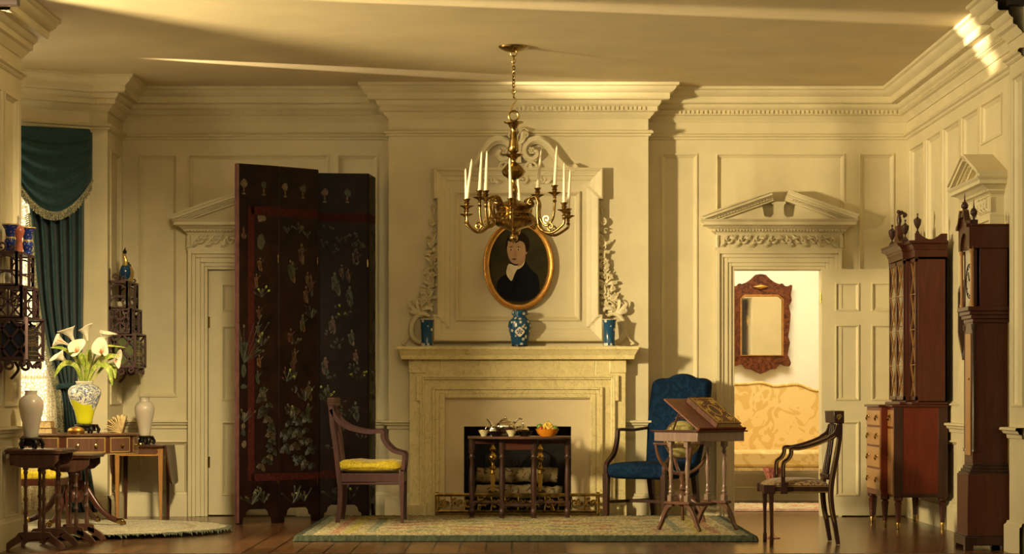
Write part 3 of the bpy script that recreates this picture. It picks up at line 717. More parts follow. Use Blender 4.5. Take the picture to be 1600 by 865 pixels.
ringprof(m, [(OX-h2-.02,zi0-.02),(OX+h2+.02,zi0-.02),(OX+h2+.02,zi1+.02),(OX-h2-.02,zi1+.02)], [(0,.034),(0,.056),(.010,.060),(.018,.052),(.020,.042),(.030,.030),(.032,.016),(.045,.012)])
m.box(OX-h2+.02, OX+h2-.02, -.012, 0, zi0+.02, zi1-.02); m.box(OX-H+.09, OX-h2+.0, -.034, 0, zb+.09, zt-.09); m.box(OX+h2, OX+H-.09, -.034, 0, zb+.09, zt-.09)
m.box(OX-h2, OX+h2, -.034, 0, zi1, zt-.09); m.box(OX-h2, OX+h2, -.034, 0, zb+.09, zi0)
obj('inner_panel', m, M['paint'], e, smooth=0)
# swan-neck pediment, rosettes, crest
m = MB()
for q in (-1, 1):
    pth = [(q*(ox(px)-OX)+OX if q > 0 else 2*OX-(ox(px)), zz(py)) for px, py in ((903,262),(893,266),(880,258),(866,240),(855,226),(842,219),(828,222),(820,233),(823,245),(833,249),(840,243),(837,235))]
    pb = bez(pth, 5)
    for wd, dep in ((.085,.06),(.055,.085),(.028,.105)): m.strip(pb, [wd*(1-.45*(i/len(pb))) for i in range(len(pb))], -dep, 0)
obj('swan_neck_pediment', m, M['paint'], e, smooth=35)
def flower(m, c, r, y, n=5, rot=0):
    for k in range(n):
        a_ = rot+2*PI*k/n; m.ball((c[0]+math.cos(a_)*r*.55, y, c[1]+math.sin(a_)*r*.55), r*.42, 1, .55, 1, 8)
    m.ball((c[0], y-r*.25, c[1]), r*.3, n=8)
def leafr(m, c, a_, ln, wd, y, curl=.4):
    p = [(c[0], y, c[1]), (c[0]+math.cos(a_)*ln*.5, y-.02, c[1]+math.sin(a_)*ln*.5), (c[0]+math.cos(a_+curl)*ln, y-.012, c[1]+math.sin(a_+curl)*ln), (c[0]+math.cos(a_+curl*2)*ln*1.05, y-.024, c[1]+math.sin(a_+curl*2)*ln*1.05)]
    p = bez(p, 4); k = len(p); m.tube(p, [(wd*(.25+.75*math.sin(PI*min(1,(i+1.5)/(k+1)))), wd*.4) for i in range(k)], 7, up=(0,0,1))
def volute(m, c, r, y, a0, tn, th=.012): 
    s_ = spiral(c, r, r*.15, a0, tn, 18); m.tube([(a_, y-.006*i/18, b_) for i, (a_, b_) in enumerate(s_)], [th*(1-.35*i/18) for i in range(19)], 7)
m = MB(); y_ = -.06
c0 = (OX, zz(226))
for a_, ln in ((PI/2,.13),(PI/2-.45,.125),(PI/2+.45,.125),(PI/2-.9,.10),(PI/2+.9,.10)): leafr(m, (c0[0], c0[1]), a_, ln, .019, y_, .35 if a_ < PI/2 else -.35)
volute(m, (OX-.055, zz(213)), .026, y_-.02, 0, 1.3); volute(m, (OX+.06, zz(212)), .026, y_-.02, PI, -1.3)
m.strip(bez([(OX,zz(255)),(OX,zz(235)),(OX+.01,zz(222))],4), .05, -.07, 0)
for q in (-1, 1):
    flower(m, (OX+q*(ox(831)-OX), zz(236)), .034, -.075, 6)
    volute(m, (OX+q*.10, zz(262)), .055, y_, PI/2-q*PI/2, q*1.2, .013); volute(m, (OX+q*.19, zz(281)), .036, -.05, PI/2, -q*1.2, .012)
    volute(m, (OX+q*.045, zz(279)), .036, y_, -PI/2, q*1.1, .012)
    for a_, px_, py_, ln in ((.6,820,268,.09),(2.2,828,282,.08),(1.2,840,275,.075),(.1,850,285,.07),(-.3,835,284,.06)):
        aa = a_ if q > 0 else PI-a_; leafr(m, (OX+q*(ox(px_)-OX), zz(py_)), aa, ln, .014, -.045, .5*q)
obj('crest_carving', m, M['paint'], e, smooth=50)
for q, nm in ((1,'r'), (-1,'l')):
    m = MB(); cc = lambda px, py: (OX+q*(ox(px)-OX), zz(py))
    A = lambda a_: a_ if q > 0 else PI-a_
    volute(m, cc(941,322), .022, -.035, A(PI), q*1.2, .010); volute(m, cc(942,347), .031, -.05, A(PI/2), -q*1.4, .011)
    m.tube([(*cc(938,316)[:1],-.03,cc(938,316)[1]), (cc(941,335)[0],-.04,cc(941,335)[1])], .01, 6)
    rnd = random.Random(5)
    chain = [(940,362,.6),(941,376,1),(940,390,1.25),(942,404,1),(941,418,1.2),(944,430,1.1),(945,445,1.35),(951,455,1.0),(949,466,1.2),(958,470,.9),(954,480,1.2),(962,484,1.0)]
    for i, (px_, py_, s_) in enumerate(chain):
        c = cc(px_, py_)
        if i % 2: flower(m, c, .032*s_, -.045, 5, i)
        for k in range(5): leafr(m, (c[0]+rnd.uniform(-.016,.016), c[1]+rnd.uniform(-.012,.012)), A(-1.2+k*1.1+rnd.uniform(-.3,.3)), .055*s_, .013*s_, -.03, rnd.uniform(-.5,.5))
        m.ball((c[0], -.02, c[1]), .026*s_, 1, .8, 1, 8)
    for a_, ln in ((1.0,.09),(.3,.10),(-.3,.08),(1.8,.09),(2.6,.09)): leafr(m, cc(962,486), A(a_), ln, .017, -.05, .3*q)
    cs = [cc(*p) for p in ((948,494),(958,490),(968,494),(975,506),(976,520),(970,531),(960,535),(950,533))]
    pb = bez(cs, 5); k = len(pb); m.tube([(a_, -.045, b_) for a_, b_ in pb], [.013+.011*math.sin(PI*i/k) for i in range(k)], 8)
    foot = [cc(*p) for p in ((976,518),(983,530),(990,536),(985,538))]; pb = bez(foot, 4); m.tube([(a_, -.04, b_) for a_, b_ in pb], .010, 6)
    obj('carved_garland', m, M['paint'], e, smooth=50)
# ------------------------------------------------------------------ portrait
yp = YB-.045
pcx, pcz = X(810.5,yp), Z(414,yp); pa, pb_ = (X(866,yp)-X(755,yp))/2, (Z(343,yp)-Z(485,yp))/2
e = thing('portrait_painting', 'oval portrait of a dark-haired person in a black coat, in a gilt frame', 'painting', (pcx, yp, pcz))
m = MB(); n = 48
prof = [(1.0,0),(1.0,-.02),(.985,-.032),(.96,-.034),(.93,-.028),(.88,-.022),(.84,-.024),(.825,-.018),(.815,-.006)]
for i in range(n):
    pass
vs = [(pa*r*math.cos(2*PI*k/n)*1 + (0), y, (pb_-pa*(1-r))*math.sin(2*PI*k/n)) for r, y in prof for k in range(n)]
fs = [(i*n+k, i*n+(k+1)%n, (i+1)*n+(k+1)%n, (i+1)*n+k) for i in range(len(prof)-1) for k in range(n)]
m.add(vs, fs); obj('gilt_frame', m, M['goldleaf'], e, smooth=45)
ry = 1-(1-.815)*pa/pb_
def el(px_, py_): return (X(px_,yp)-pcx, Z(py_,yp)-pcz)
pic = MB(); lay = [0]
def poly(pts, mi, smoothn=0):
    lay[0] += 1; P_ = [el(*p) for p in pts]
    if smoothn:
        q_ = bez(P_+[P_[0]], smoothn)[:-1]; P_ = q_
    pic.add([(a_, -.003-.0007*lay[0], b_) for a_, b_ in P_], [tuple(range(len(P_)))], mi)
pic.add([(pa*.83*math.cos(2*PI*k/n), -.003, pb_*ry*1.01*math.sin(2*PI*k/n)) for k in range(n)], [tuple(range(n))], 0)
poly([(777,458),(776,444),(781,434),(791,427),(796,412),(806,404),(819,404),(823,411),(830,421),(840,430),(843,446),(842,458),(834,465),(822,470),(806,471),(789,468)], 1, 3)
poly([(791,424),(795,412),(806,415),(815,411),(820,404),(818,414),(807,424),(800,438),(796,436),(792,430)], 2, 3)
poly([(792,385),(794,376),(804,371),(816,373),(822,381),(821,394),(816,404),(810,412),(801,411),(796,405),(793,396)], 3, 3)
poly([(820,388),(824,387),(824,395),(820,397)], 4, 3)
poly([(790,390),(790,378),(795,368),(806,362),(818,364),(826,373),(827,386),(823,395),(821,388),(819,380),(812,376),(806,380),(803,375),(798,378),(794,376),(793,384)], 5, 2)
poly([(816,404),(820,396),(821,404),(815,414),(808,416),(812,410)], 4, 2)
for ex in (798.5, 810):
    poly([(ex-3,389.5),(ex,388),(ex+3,389.5),(ex,391)], 2, 2); poly([(ex-1,388.6),(ex+1,388.6),(ex+1,391),(ex-1,391)], 5, 1); poly([(ex-3.5,386.5),(ex,384.8),(ex+3.5,386),(ex,386)], 5, 2)
poly([(803.5,390),(805,396),(806,399.5),(802,400.5),(801.5,398.5)], 4, 2); poly([(799,404.5),(803,403.4),(807.5,404.5),(803,406.3)], 6, 2)
poly([(800,440),(804,428),(809,420),(812,423),(806,436),(802,450)], 7, 2)
obj('painted_canvas', pic, [M['canvasbg'], M['coat'], M['cravat'], M['skin'], M['skin2'], M['hair'], M['rose'], M['coat']], e, smooth=0)
# ------------------------------------------------------------------ mantel vases
zm = ztop+.0005
def lathe_px(cx_px, y, prof_px, z_off=0, n=28, **k):
    """profile given as (radius px, row px) at depth y"""
    s_ = sc(y); pr = [(max(r/s_, .0008), Z(p, y)) for r, p in prof_px]; return pr
yv = YB-.17
def drop(pr, z0): 
    zmin = min(z for r, z in pr); return [(r, z-zmin) for r, z in pr]
pr = drop([(a_/sc(yv), Z(b_,yv)) for a_, b_ in ((.1,538),(12,538),(12.5,535),(13,531),(16,518),(18.5,506),(17,499),(12,494),(10,492),(10,490),(12.5,489),(12.5,484),(10,481.5),(.1,481))], 0)
e = thing('ginger_jar', 'lidded blue and white jar at the centre of the mantel shelf', 'vase', (X(812,yv), yv, zm))
m = MB(); m.lathe(pr[:10], n=32); obj('body', m, M['bluewhite'], e)
m = MB(); m.lathe(pr[9:], n=32); obj('lid', m, M['bluewhite'], e)
m = MB(); P_ = [(.036*math.cos(a_)*(1+.12*math.cos(4*a_)), .036*math.sin(a_)*(1+.12*math.cos(4*a_))) for a_ in [2*PI*k/32 for k in range(32)]]
rj = 18/sc(yv)
def onjar(u, v, off): 
    z_ = v+.115; r_ = rj*(1-.0*z_)+off; return (r_*math.sin(u/rj), -r_*math.cos(u/rj), z_)
# medallion that follows the belly
cen = [onjar(0,0,.002)]; rim = [onjar(a_, b_, .0015) for a_, b_ in P_]
m.add(cen+rim, [(0, 1+k, 1+(k+1)%32) for k in range(32)], 0)
for k in range(5):
    a_ = k*1.26+.3; m.add([onjar(.017*math.cos(a_)+.008*math.cos(b_), .014*math.sin(a_)+.006*math.sin(b_), .003) for b_ in [j*PI/4 for j in range(8)]], [tuple(range(8))], 1)
m.add([onjar(.007*math.cos(b_), .006*math.sin(b_), .0034) for b_ in [j*PI/4 for j in range(8)]], [tuple(range(8))], 1)
obj('medallion', m, [M['whiteglaze'], M['blueglaze']], e, smooth=60)
m = MB(); m.lathe([(.001,0),(.066,0),(.066,.010),(.001,.010)]); obj('base', m, M['black'], e)
bk = drop([(a_/sc(yv), Z(b_,yv)) for a_, b_ in ((.1,538),(9.5,538),(10,535),(8.6,530),(9,515),(10.2,500),(11.5,496),(10.5,496),(8,520),(.1,522))], 0)
for px_, lab in ((667,'blue and gold beaker vase at the left end of the mantel shelf'), (952,'blue and gold beaker vase at the right end of the mantel shelf')):
    e = thing('beaker_vase', lab, 'vase', (X(px_,yv), yv, zm), 0, 'beaker vases on the mantel')
    m = MB(); m.lathe(bk, n=28); obj('body', m, M['bluewhite'], e)
    m = MB(); m.lathe([(bk[6][0]-.003,bk[6][1]-.004),(bk[6][0]+.001,bk[6][1]-.003),(bk[6][0]+.001,bk[6][1]+.001),(bk[6][0]-.003,bk[6][1]+.001)], cap=False); m.lathe([(.04,.002),(bk[1][0]+.001,.002),(bk[1][0]+.001,.008),(.04,.008)], cap=False); obj('white_rim', m, M['whiteglaze'], e)
# ------------------------------------------------------------------ chandelier
yc = -2.49; sC = sc(yc); zc = lambda p: Z(p, yc); rc = lambda p: p/sC
CXc = X(802.5, yc)
e = thing('chandelier', 'aged brass chandelier with two tiers of scrolled arms hanging by a chain', 'chandelier', (CXc, yc, 0))
m = MB(); m.lathe([(.01,CEIL-.045),(rc(6),CEIL-.042),(rc(14),CEIL-.033),(rc(23),CEIL-.012),(rc(24),CEIL-.001),(.01,CEIL-.0005)], n=32); obj('ceiling_rose', m, M['oldbrass'], e)
def link(m, zc_, h, w_, r, rot):
    pts = [(w_*math.cos(a_), 0, h*math.sin(a_)) for a_ in [2*PI*k/14 for k in range(14)]]
    R = Matrix.Rotation(rot, 3, 'Z'); m.tube([tuple(R@Vector(p)+Vector((0,0,zc_))) for p in pts], r, 6, closed=True)
m = MB(); link(m, zc(82), rc(6), rc(5), .005, 0)
p_ = 90
while p_ < 152: link(m, zc(p_), rc(3.6), rc(2.4), .0038, (p_/6.0 % 2)*PI/2+.3); p_ += 5.4
s_ = bez([(0,0,zc(152)),(.018,0,zc(156)),(-.004,0,zc(164)),(-.018,0,zc(172)),(.008,0,zc(176)),(.012,0,zc(171))],5); m.tube(s_, .005, 6)
link(m, zc(181), rc(8), rc(7.5), .008, 0)
obj('chain', m, M['oldbrass'], e)
m = MB()
pr = [(.1,189),(3,189),(15.5,190.5),(15,192),(9,194),(6,199),(4,202),(5,207),(5.5,215),(8,228),(8,236),(5,239),(3,240.5),(15,241),(14,243),(7,246),(4,250),(4,253),(9,256),(15,263),(18,268),(15,274),(8,279),(4,281),(3,286),(6,292),(7,298),(5,306),(4,311),(14,315),(20,318),(31,321),(33,323),(28,326),(26,330),(28,334),(35,342),(33,347),(24,354),(12,358),(5,361),(3,364),(7,370),(6,375),(1.5,378),(.1,380)]
pr = [(max(rc(a_),.001), zc(b_)) for a_, b_ in pr]
m.lathe(pr[:18], n=24); m.lathe(pr[17:24], n=36, flute=.05, fn=12); m.lathe(pr[23:36], n=36); m.lathe(pr[35:41], n=60, flute=.03, fn=20); m.lathe(pr[40:], n=20); obj('stem_and_bowl', m, M['oldbrass'], e, smooth=50)
def arm(an, R_, zcup, low, big=1):
    m = MB(); c, s_ = math.cos(an), math.sin(an)
    zb_ = low
    path = bez([(rc(24),zc(324)),(rc(30),zc(312)),(rc(40),zc(309)),(rc(45),zc(318)),(rc(44),zc(332)),(rc(48) if R_ > rc(70) else rc(40),zb_-rc(0)),((R_+rc(44))/2,zb_-rc(9)),(R_-rc(3),zb_+rc(2)),(R_,zcup-rc(16)),(R_,zcup-rc(6))],5)
    m.tube([(a_*c, a_*s_, b_) for a_, b_ in path], rc(2.1), 8)
    sp = spiral(((R_+rc(44))/2, zb_+rc(1)), rc(7), rc(1.5), -PI/2, -1.2, 16); m.tube([(a_*c, a_*s_, b_) for a_, b_ in sp], rc(1.3), 6)
    sp = spiral((rc(32), zc(317)), rc(5), rc(1.2), PI/2, 1.2, 14); m.tube([(a_*c, a_*s_, b_) for a_, b_ in sp], rc(1.2), 6)
    cup = [(.1,-16),(2.2,-16),(3.4,-13),(1.6,-11),(3,-8),(2,-6),(4.5,-3.5),(10.5,-.8),(11,0),(4,.6),(3,2),(4.6,4.2),(3.2,6),(4.4,8.6),(5.6,10),(5.6,11),(.1,11)]
    m.lathe([(rc(a_), zcup+rc(b_)) for a_, b_ in cup], (R_*c, R_*s_, 0), 16)
    obj('scrolled_arm', m, M['oldbrass'], e, smooth=50)
    return (CXc+R_*c, yc+R_*s_, zcup+rc(10.5))
rnd = random.Random(3)
arms = [(-93,84,327,354,'at the front centre of the lower tier'),(-33,93,331,357,'front right on the lower tier'),(22,93,334,357,'rear right on the lower tier'),(83,84,327,352,'at the back of the lower tier behind the stem'),(150,86,331,352,'rear left on the lower tier'),(213,86,325,356,'leftmost, at the front of the lower tier'),
        (52,62,300,345,'rear right on the upper tier'),(-28,72,303,345,'front right on the upper tier'),(140,70,304,345,'rear left on the upper tier'),(226,62,312,348,'front left on the upper tier')]
for an, R_, pc, pl, lab in arms:
    tip = arm(math.radians(an), rc(R_), zc(pc), zc(pl))
    m = MB(); lx, ly = rnd.uniform(-.02,.035), rnd.uniform(-.01,.01)
    m.tube([(0,0,-.002),(lx*.5,ly*.5,.14),(lx*.97,ly,.262),(lx,ly,.285)], [.0135,.0105,.0075,.0016], 12)
    tag(obj('taper_candle', m, M['wax'], loc=tip), 'white taper candle '+lab+' of the chandelier', 'candle', 'taper candles in the chandelier')
# ------------------------------------------------------------------ folding screen
t = thing('folding_screen', 'tall dark lacquer folding screen with inlaid figures, flowers and red border', 'screen', (-1.6, -.5, 0))
SX, SY, SH = -1.6, -.5, 2.775
corners = [((-2.11,-1.33),(-1.815,-1.10)), ((-1.812,-1.06),(-1.535,-.78)), ((-1.530,-.76),(-1.575,-.50)), ((-1.562,-.49),(-1.158,-.44)), ((-1.150,-.43),(-1.118,-.07))]
INL = ['jade','ivory','ochre','rose','blueinlay']
def panel(i, a_, b_):
    a_, b_ = Vector(a_), Vector(b_); w_ = (b_-a_).length; ang = math.atan2(b_.y-a_.y, b_.x-a_.x); h = SH; f = .085
    out = [(0,0),(.05,0),(.055,.05),(.075,.06),(.085,.095),(.11,f+.03),(w_-.11,f+.03),(w_-.085,.095),(w_-.075,.06),(w_-.055,.05),(w_-.05,0),(w_,0),(w_,h),(0,h)]
    if w_ < .3: out = [(0,0),(.04,0),(.06,.09),(w_-.06,.09),(w_-.04,0),(w_,0),(w_,h),(0,h)]
    m = MB(); m.prism(out, 0, .028)
    o = obj('screen_panel', m, M['lacquer'], t, (a_.x-SX, a_.y-SY, 0), ang, smooth=0, bevel=.004)
    rnd = random.Random(11+i); mats = [M[k] for k in INL]+[M['redband'], M['leaf']]
    ed = MB(); ed.box(-.004, .016, -.0032, .029, .012, h-.004) if i == 0 else ed.box(0, w_, .003, .025, h, h+.003)
    obj('pale_edge', ed, M['lacqueredge'], o, smooth=0)  # paler strip along the edge of the panel
    m = MB(); y = -.0012
    def patch(cx, cz, rx, rz_, mi, n=7, jag=.35, rot=0):
        pts = []
        for k in range(n):
            a2 = 2*PI*k/n; r_ = 1+rnd.uniform(-jag, jag); u, v = rx*r_*math.cos(a2), rz_*r_*math.sin(a2)
            pts.append((min(max(cx+u*math.cos(rot)-v*math.sin(rot), .006), w_-.006), cz+u*math.sin(rot)+v*math.cos(rot)))
        m.prism(pts, y, .0005, mi=mi)
    L_, R_ = (.125 if i == 0 else 0), (w_-.05 if i == 4 else w_)
    rz = 2.42; rb = .36
    m.box(L_, R_, y-.001, .0005, rz-.032, rz+.032, 5); m.box(L_, R_, y-.001, .0005, rb-.028, rb+.028, 5)
    if i == 0: m.box(L_-.03, L_+.028, y-.001, .0005, rb-.028, rz+.032, 5)
    # vases and sprigs in the border
    def sprig(cx, cz, hgt, k=8, c=(0,1,6)):
        for q in range(k):
            a2 = PI/2+rnd.uniform(-1.1,1.1); l_ = hgt*rnd.uniform(.35,1)
            ex, ez = min(max(cx+math.cos(a2)*l_, .012), w_-.012), cz+math.sin(a2)*l_
            m.tube([(cx, y, cz), (min(max((cx+ex)/2+rnd.uniform(-.01,.01), .01), w_-.01), y, (cz+ez)/2), (min(max(ex,.01),w_-.01), y, ez)], .0022, 4, mi=0)
            patch(ex, ez, .014, .009, rnd.choice(c), 6, .3, a2)
    def person(cx, cz, s_=1):
        c1, c2 = rnd.choice((2,3,0)), rnd.choice((1,2,4))
        patch(cx, cz, .022*s_, .05*s_, c1, 9, .25, rnd.uniform(-.2,.2)); patch(cx+.012*s_, cz-.035*s_, .014*s_, .03*s_, c2, 7)
        patch(cx-.012*s_, cz+.01, .012*s_, .028*s_, c2, 6, .3, .5); patch(cx+.002, cz+.062*s_, .009*s_, .012*s_, 1, 8, .1)
        m.tube([(cx+.018*s_, y, cz+.02), (cx+.045*s_, y, cz+.045)], .004*s_, 4, mi=c1)
    def rock(cx, cz, r):
        c = rnd.choice((0,1,4,0)); tl = rnd.uniform(-.5,.5)
        for k in range(4):
            rr_ = r*(1-k*.22); pts = [(min(max(cx+rr_*math.cos(a2+tl), .008), w_-.008), y, cz+rr_*1.1*math.sin(a2+tl)+.003*math.sin(a2*6)) for a2 in [PI*j/7 for j in range(8)]]
            m.tube(pts, .0024, 4, mi=c)
    for cx in ((.06,.24) if w_ > .3 else (w_/2,)):
        patch(cx, 2.62, .028, .034, rnd.choice((2,1,0)), 8, .3); patch(cx, 2.575, .008, .022, 2, 6, .1); patch(cx, 2.545, .018, .008, 1, 6, .1)
    sprig(w_*.35, .15, .15, 11, (0,4,1)); sprig(w_*.65, .16, .12, 8, (0,6,1))
    if i == 0:
        for z_ in (2.25,):
            patch(.06, z_, .010, .05, 3); patch(.06, z_-.03, .03, .025, 2, 6)
        patch(.06, 1.18, .02, .06, 0, 8, .2); patch(.06, 1.06, .03, .02, 0, 8, .2); sprig(.06, 1.24, .42, 22, (0,4,1,0)); sprig(.06, .78, .16, 12, (4,1,0))
        for z_ in (.62,.70,.76,.84): patch(.06, z_, .02, .03, rnd.choice((4,1)), 8, .4)
        patch(.215, 2.36, .04, .025, 1, 12, .3); patch(.215, 2.18, .035, .06, 0, 14, .15)
        for q in range(9): person(.20+rnd.uniform(-.03,.05), 1.0+q*.125, .8) if q not in (3,6) else sprig(.22, 1.0+q*.125, .1, 8)
        for q in range(16): rock(rnd.uniform(.20,w_-.05), .42+q*.04, rnd.uniform(.03,.05))
    elif w_ > .3:
        for q in range(16):
            cx = rnd.uniform(.05, w_-.06); z_ = (1.95,1.90,1.85,1.6,1.55,1.3,1.22,.95,.86,1.98,1.78,1.1,1.02,2.1,1.45,.8)[q]
            person(cx, z_, rnd.uniform(.8,1.25)) if q % 4 != 3 else sprig(cx, z_, .12, 9, (0,3,0,6))
        if i == 1:
            for q in range(30):
                cx = rnd.uniform(.05,w_-.05); rock(cx, rnd.uniform(.41, .55+.33*math.sin(PI*cx/w_)), rnd.uniform(.03,.055))
        for q in range(26 if i == 3 else 12): sprig(rnd.uniform(.05,w_-.05), rnd.uniform(.5,1.5) if q % 2 else rnd.uniform(2.1,2.3), .07, 4, (0,3,3,4) if i == 3 else (0,4,1))
    else:
        for q in range(10): person(w_/2, .6+q*.18, .8)
    obj('inlaid_decoration', m, mats, o, smooth=0)
    for z_ in (.3, SH-.75):
        k = MB(); k.box(w_-.007, w_+.001, -.002, .004, z_, z_+.06); obj('hinge', k, M['oldbrass'], o, smooth=0, bevel=.001)
for i, (a_, b_) in enumerate(corners): panel(i, a_, b_)
# ------------------------------------------------------------------ left armchair (faces right)
RUGT = .035
KR = .031
ys = -1.55; s1 = sc(-1.82)
cx0 = -1.08
def q1(px, py): return ((px-800)/s1-cx0, CH-(py-618)/s1)
z0 = 0
t = thing('armchair', 'purple-brown wooden armchair with scrolled arms standing on the rug beside the folding screen', 'chair', (cx0, ys, KR))
def Q(l): 
    o = []
    for px, py in l: a_, b_ = q1(px, py); o.append((a_, b_-KR))
    return o
hwid = .27
for s_ in (-1, 1):
    a_, b_ = (-hwid, -hwid+.038) if s_ < 0 else (hwid-.038, hwid)
    m = MB(); m.strip(bez(Q([(526,822.5),(530,795),(531,765),(529,745),(524,700),(519,665),(516,628)]),5), [.034-.0*i for i in range(31)], a_, b_); obj('rear_post', m, M['purplewood'], t, smooth=30, bevel=.004)
    m = MB(); m.strip(Q([(628.5,823),(628,790),(627.5,762),(627.5,733)]), [.020,.027,.037,.040], a_, b_); obj('front_leg', m, M['purplewood'], t, smooth=30, bevel=.004)
    m = MB(); m.strip(bez(Q([(517,639),(526,655),(540,666),(556,671.5),(575,674.5),(596,674),(597,682),(602,693),(612,703),(622,707),(630.5,710),(630.5,722),(629,736)]),5), [.030]*25+[.026]*36, a_, b_); obj('arm', m, M['purplewood'], t, smooth=40, bevel=.004)
    m = MB(); m.box(Q([(529,0)])[0][0], Q([(628,0)])[0][0], a_+.006, b_-.006, Q([(0,753)])[0][1], Q([(0,739)])[0][1]); m.box(Q([(531,0)])[0][0], Q([(627,0)])[0][0], a_+.004, b_-.004, Q([(0,757)])[0][1], Q([(0,754)])[0][1]); obj('side_rail', m, M['purplewood'], t, bevel=.004)
xr, xf = Q([(528,0)])[0][0], Q([(628,0)])[0][0]; zs0, zs1 = Q([(0,754)])[0][1], Q([(0,740)])[0][1]
m = MB(); m.box(xf-.018, xf+.012, -hwid+.038, hwid-.038, zs0, zs1); obj('front_rail', m, M['purplewood'], t, bevel=.004)
m = MB(); m.box(xr-.012, xr+.012, -hwid+.038, hwid-.038, zs0, zs1); obj('rear_rail', m, M['purplewood'], t, bevel=.004)
m = MB(); m.box(xr, xf, -hwid+.03, hwid-.03, zs1-.02, zs1+.003); obj('seat', m, M['purplewood'], t)
ct = Q([(511,621),(523,621),(524,634),(512,634)]); m = MB(); m.prism([ct[0], ct[1], ct[2], ct[3]], -hwid-.004, hwid+.004)
obj('crest_rail', m, M['purplewood'], t, bevel=.006)
m = MB(); 
for z_ in (623.5, 627, 630.5): p = Q([(510.5, z_), (524, z_)]); m.tube([(p[0][0], -hwid-.007, p[0][1]), (p[1][0], -hwid-.007, p[1][1])], .0035, 6); m.tube([(p[1][0]+.001, -hwid, p[1][1]), (p[1][0]+.001, hwid, p[1][1])], .0035, 6)
obj('reeded_trim', m, M['walnut'], t)
for k in (-.13,-.045,.045,.13):
    m = MB(); a_, b_ = (k-.016, k+.016); m.strip(bez(Q([(534,742),(530,700),(525,665),(520,632)]),4), [.014]*13, a_, b_); obj('splat', m, M['purplewood'], t, smooth=30, bevel=.003)
def cushion(name, sx, sy, h, mat, loc, rz, label, seed=1, group=None, amp=.012, crown=1.0):
    rnd = random.Random(seed); ph = [rnd.uniform(0,6) for _ in range(8)]
    def f(u, v):                                                  # squashed superellipsoid with wrinkles
        a_ = u*2*PI; b_ = (v-.5)*PI; e1, e2 = .28, .45
        sg = lambda x, p: math.copysign(abs(x)**p, x)
        x = sx/2*sg(math.cos(b_), e2)*sg(math.cos(a_), e1); y = sy/2*sg(math.cos(b_), e2)*sg(math.sin(a_), e1); z = h/2*sg(math.sin(b_), .75)
        wv = math.sin(9*x/sx+ph[0]+3*math.sin(5*y/sy+ph[1]))+.7*math.sin(17*y/sy+ph[2]+2*math.sin(8*x/sx+ph[3]))
        z += amp*wv*math.cos(b_)**.3*(.5 if z < 0 else 1)*.5; d = 1+.02*wv
        return (x*d, y*d, max(z, -h/2+.002)+h/2)
    m = MB(); m.grid(f, 64, 24)
    o = thing(name, label, 'cushion', loc, rz, group)
    obj('cover', m, mat, o, smooth=80)
    p = MB(); pts = [(sx*.505*math.copysign(abs(math.cos(a_))**.28, math.cos(a_)), sy*.505*math.copysign(abs(math.sin(a_))**.28, math.sin(a_)), h*.42+amp*.3*math.sin(7*a_+ph[4])) for a_ in [2*PI*k/72 for k in range(72)]]
    p.tube(pts, .0055, 6, closed=True); obj('piping', p, mat, o); return o
cushion('seat_cushion', .475, .47, .098, M['yellow'], (cx0+(xr+xf)/2+.0, ys, zs1+KR+.004), 0, 'wrinkled yellow silk cushion on the purple-brown armchair beside the screen', 4, amp=.014)
# ------------------------------------------------------------------ right armchair (faces left), painted black and gold
s2 = sc(-3.85); cx1 = X(1250, -3.85); 
def Q2(l): return [((px-800)/s2-cx1, CH-(py-618)/s2) for px, py in l]
t = thing('armchair', 'slender dark painted armchair with gold lines facing left before the open doorway', 'chair', (cx1, -3.64, 0))
hw2 = .225
for s_ in (-1, 1):
    a_, b_ = (-hw2, -hw2+.034) if s_ < 0 else (hw2-.034, hw2)
    m = MB(); m.strip(bez(Q2([(1309.5,850),(1305,822),(1300,795),(1298,768),(1301,742),(1307,712),(1312,680),(1312.5,655)]),5), [.026+.010*math.sin(PI*i/36) for i in range(36)], a_, b_); o = obj('rear_post', m, M['darkwood'], t, smooth=30, bevel=.003)
    g_ = MB(); g_.strip(bez(Q2([(1303,815),(1298,795),(1296,768),(1299,742),(1305,712),(1309,685)]),5), .004, a_-.0015 if s_ < 0 else a_-.0015, a_); obj('gilt_line', g_, M['gilt'], o, smooth=30)
    m = MB(); m.strip(Q2([(1205.4,850),(1205.4,838),(1205.4,836),(1205.2,800),(1205,768)]), [.020,.022,.016,.022,.034], a_, b_); 
    f_ = Q2([(1205.4,851),(1205.4,838)]); m.obox((f_[0][0], (a_+b_)/2, (f_[0][1]+f_[1][1])/2), (.025,.026,f_[1][1]-f_[0][1]))
    m.box(Q2([(1193,0)])[0][0], Q2([(1211,0)])[0][0], a_-.003, b_+.003, Q2([(0,771)])[0][1], Q2([(0,757)])[0][1])
    obj('front_leg', m, M['darkwood'], t, smooth=0, bevel=.003)
    m = MB(); pa_ = bez(Q2([(1311,664),(1306,677),(1294,685),(1278,692),(1262,697),(1248,700),(1237,700.5),(1236,708),(1232,716),(1225,722),(1223.5,730),(1223.5,742),(1223.5,757)]),5)
    m.strip(pa_, [.036]*10+[.027]*20+[.026]*31, a_-.002, b_-.002); m.obox(((Q2([(1225,0)])[0][0]), (a_+b_)/2-.004, Q2([(0,762)])[0][1]), (.045,.05,.078)); o = obj('arm', m, M['darkwood'], t, smooth=40, bevel=.003)
    g_ = MB(); g_.strip([(a2, b2-.008) for a2, b2 in pa_[6:56]], .004, a_-.0035, a_-.002); obj('gilt_line', g_, M['gilt'], o, smooth=30)
xl, xr2 = Q2([(1194,0)])[0][0], Q2([(1300,0)])[0][0]; zb_, zt_ = Q2([(0,769.5)])[0][1], Q2([(0,758)])[0][1]
m = MB()
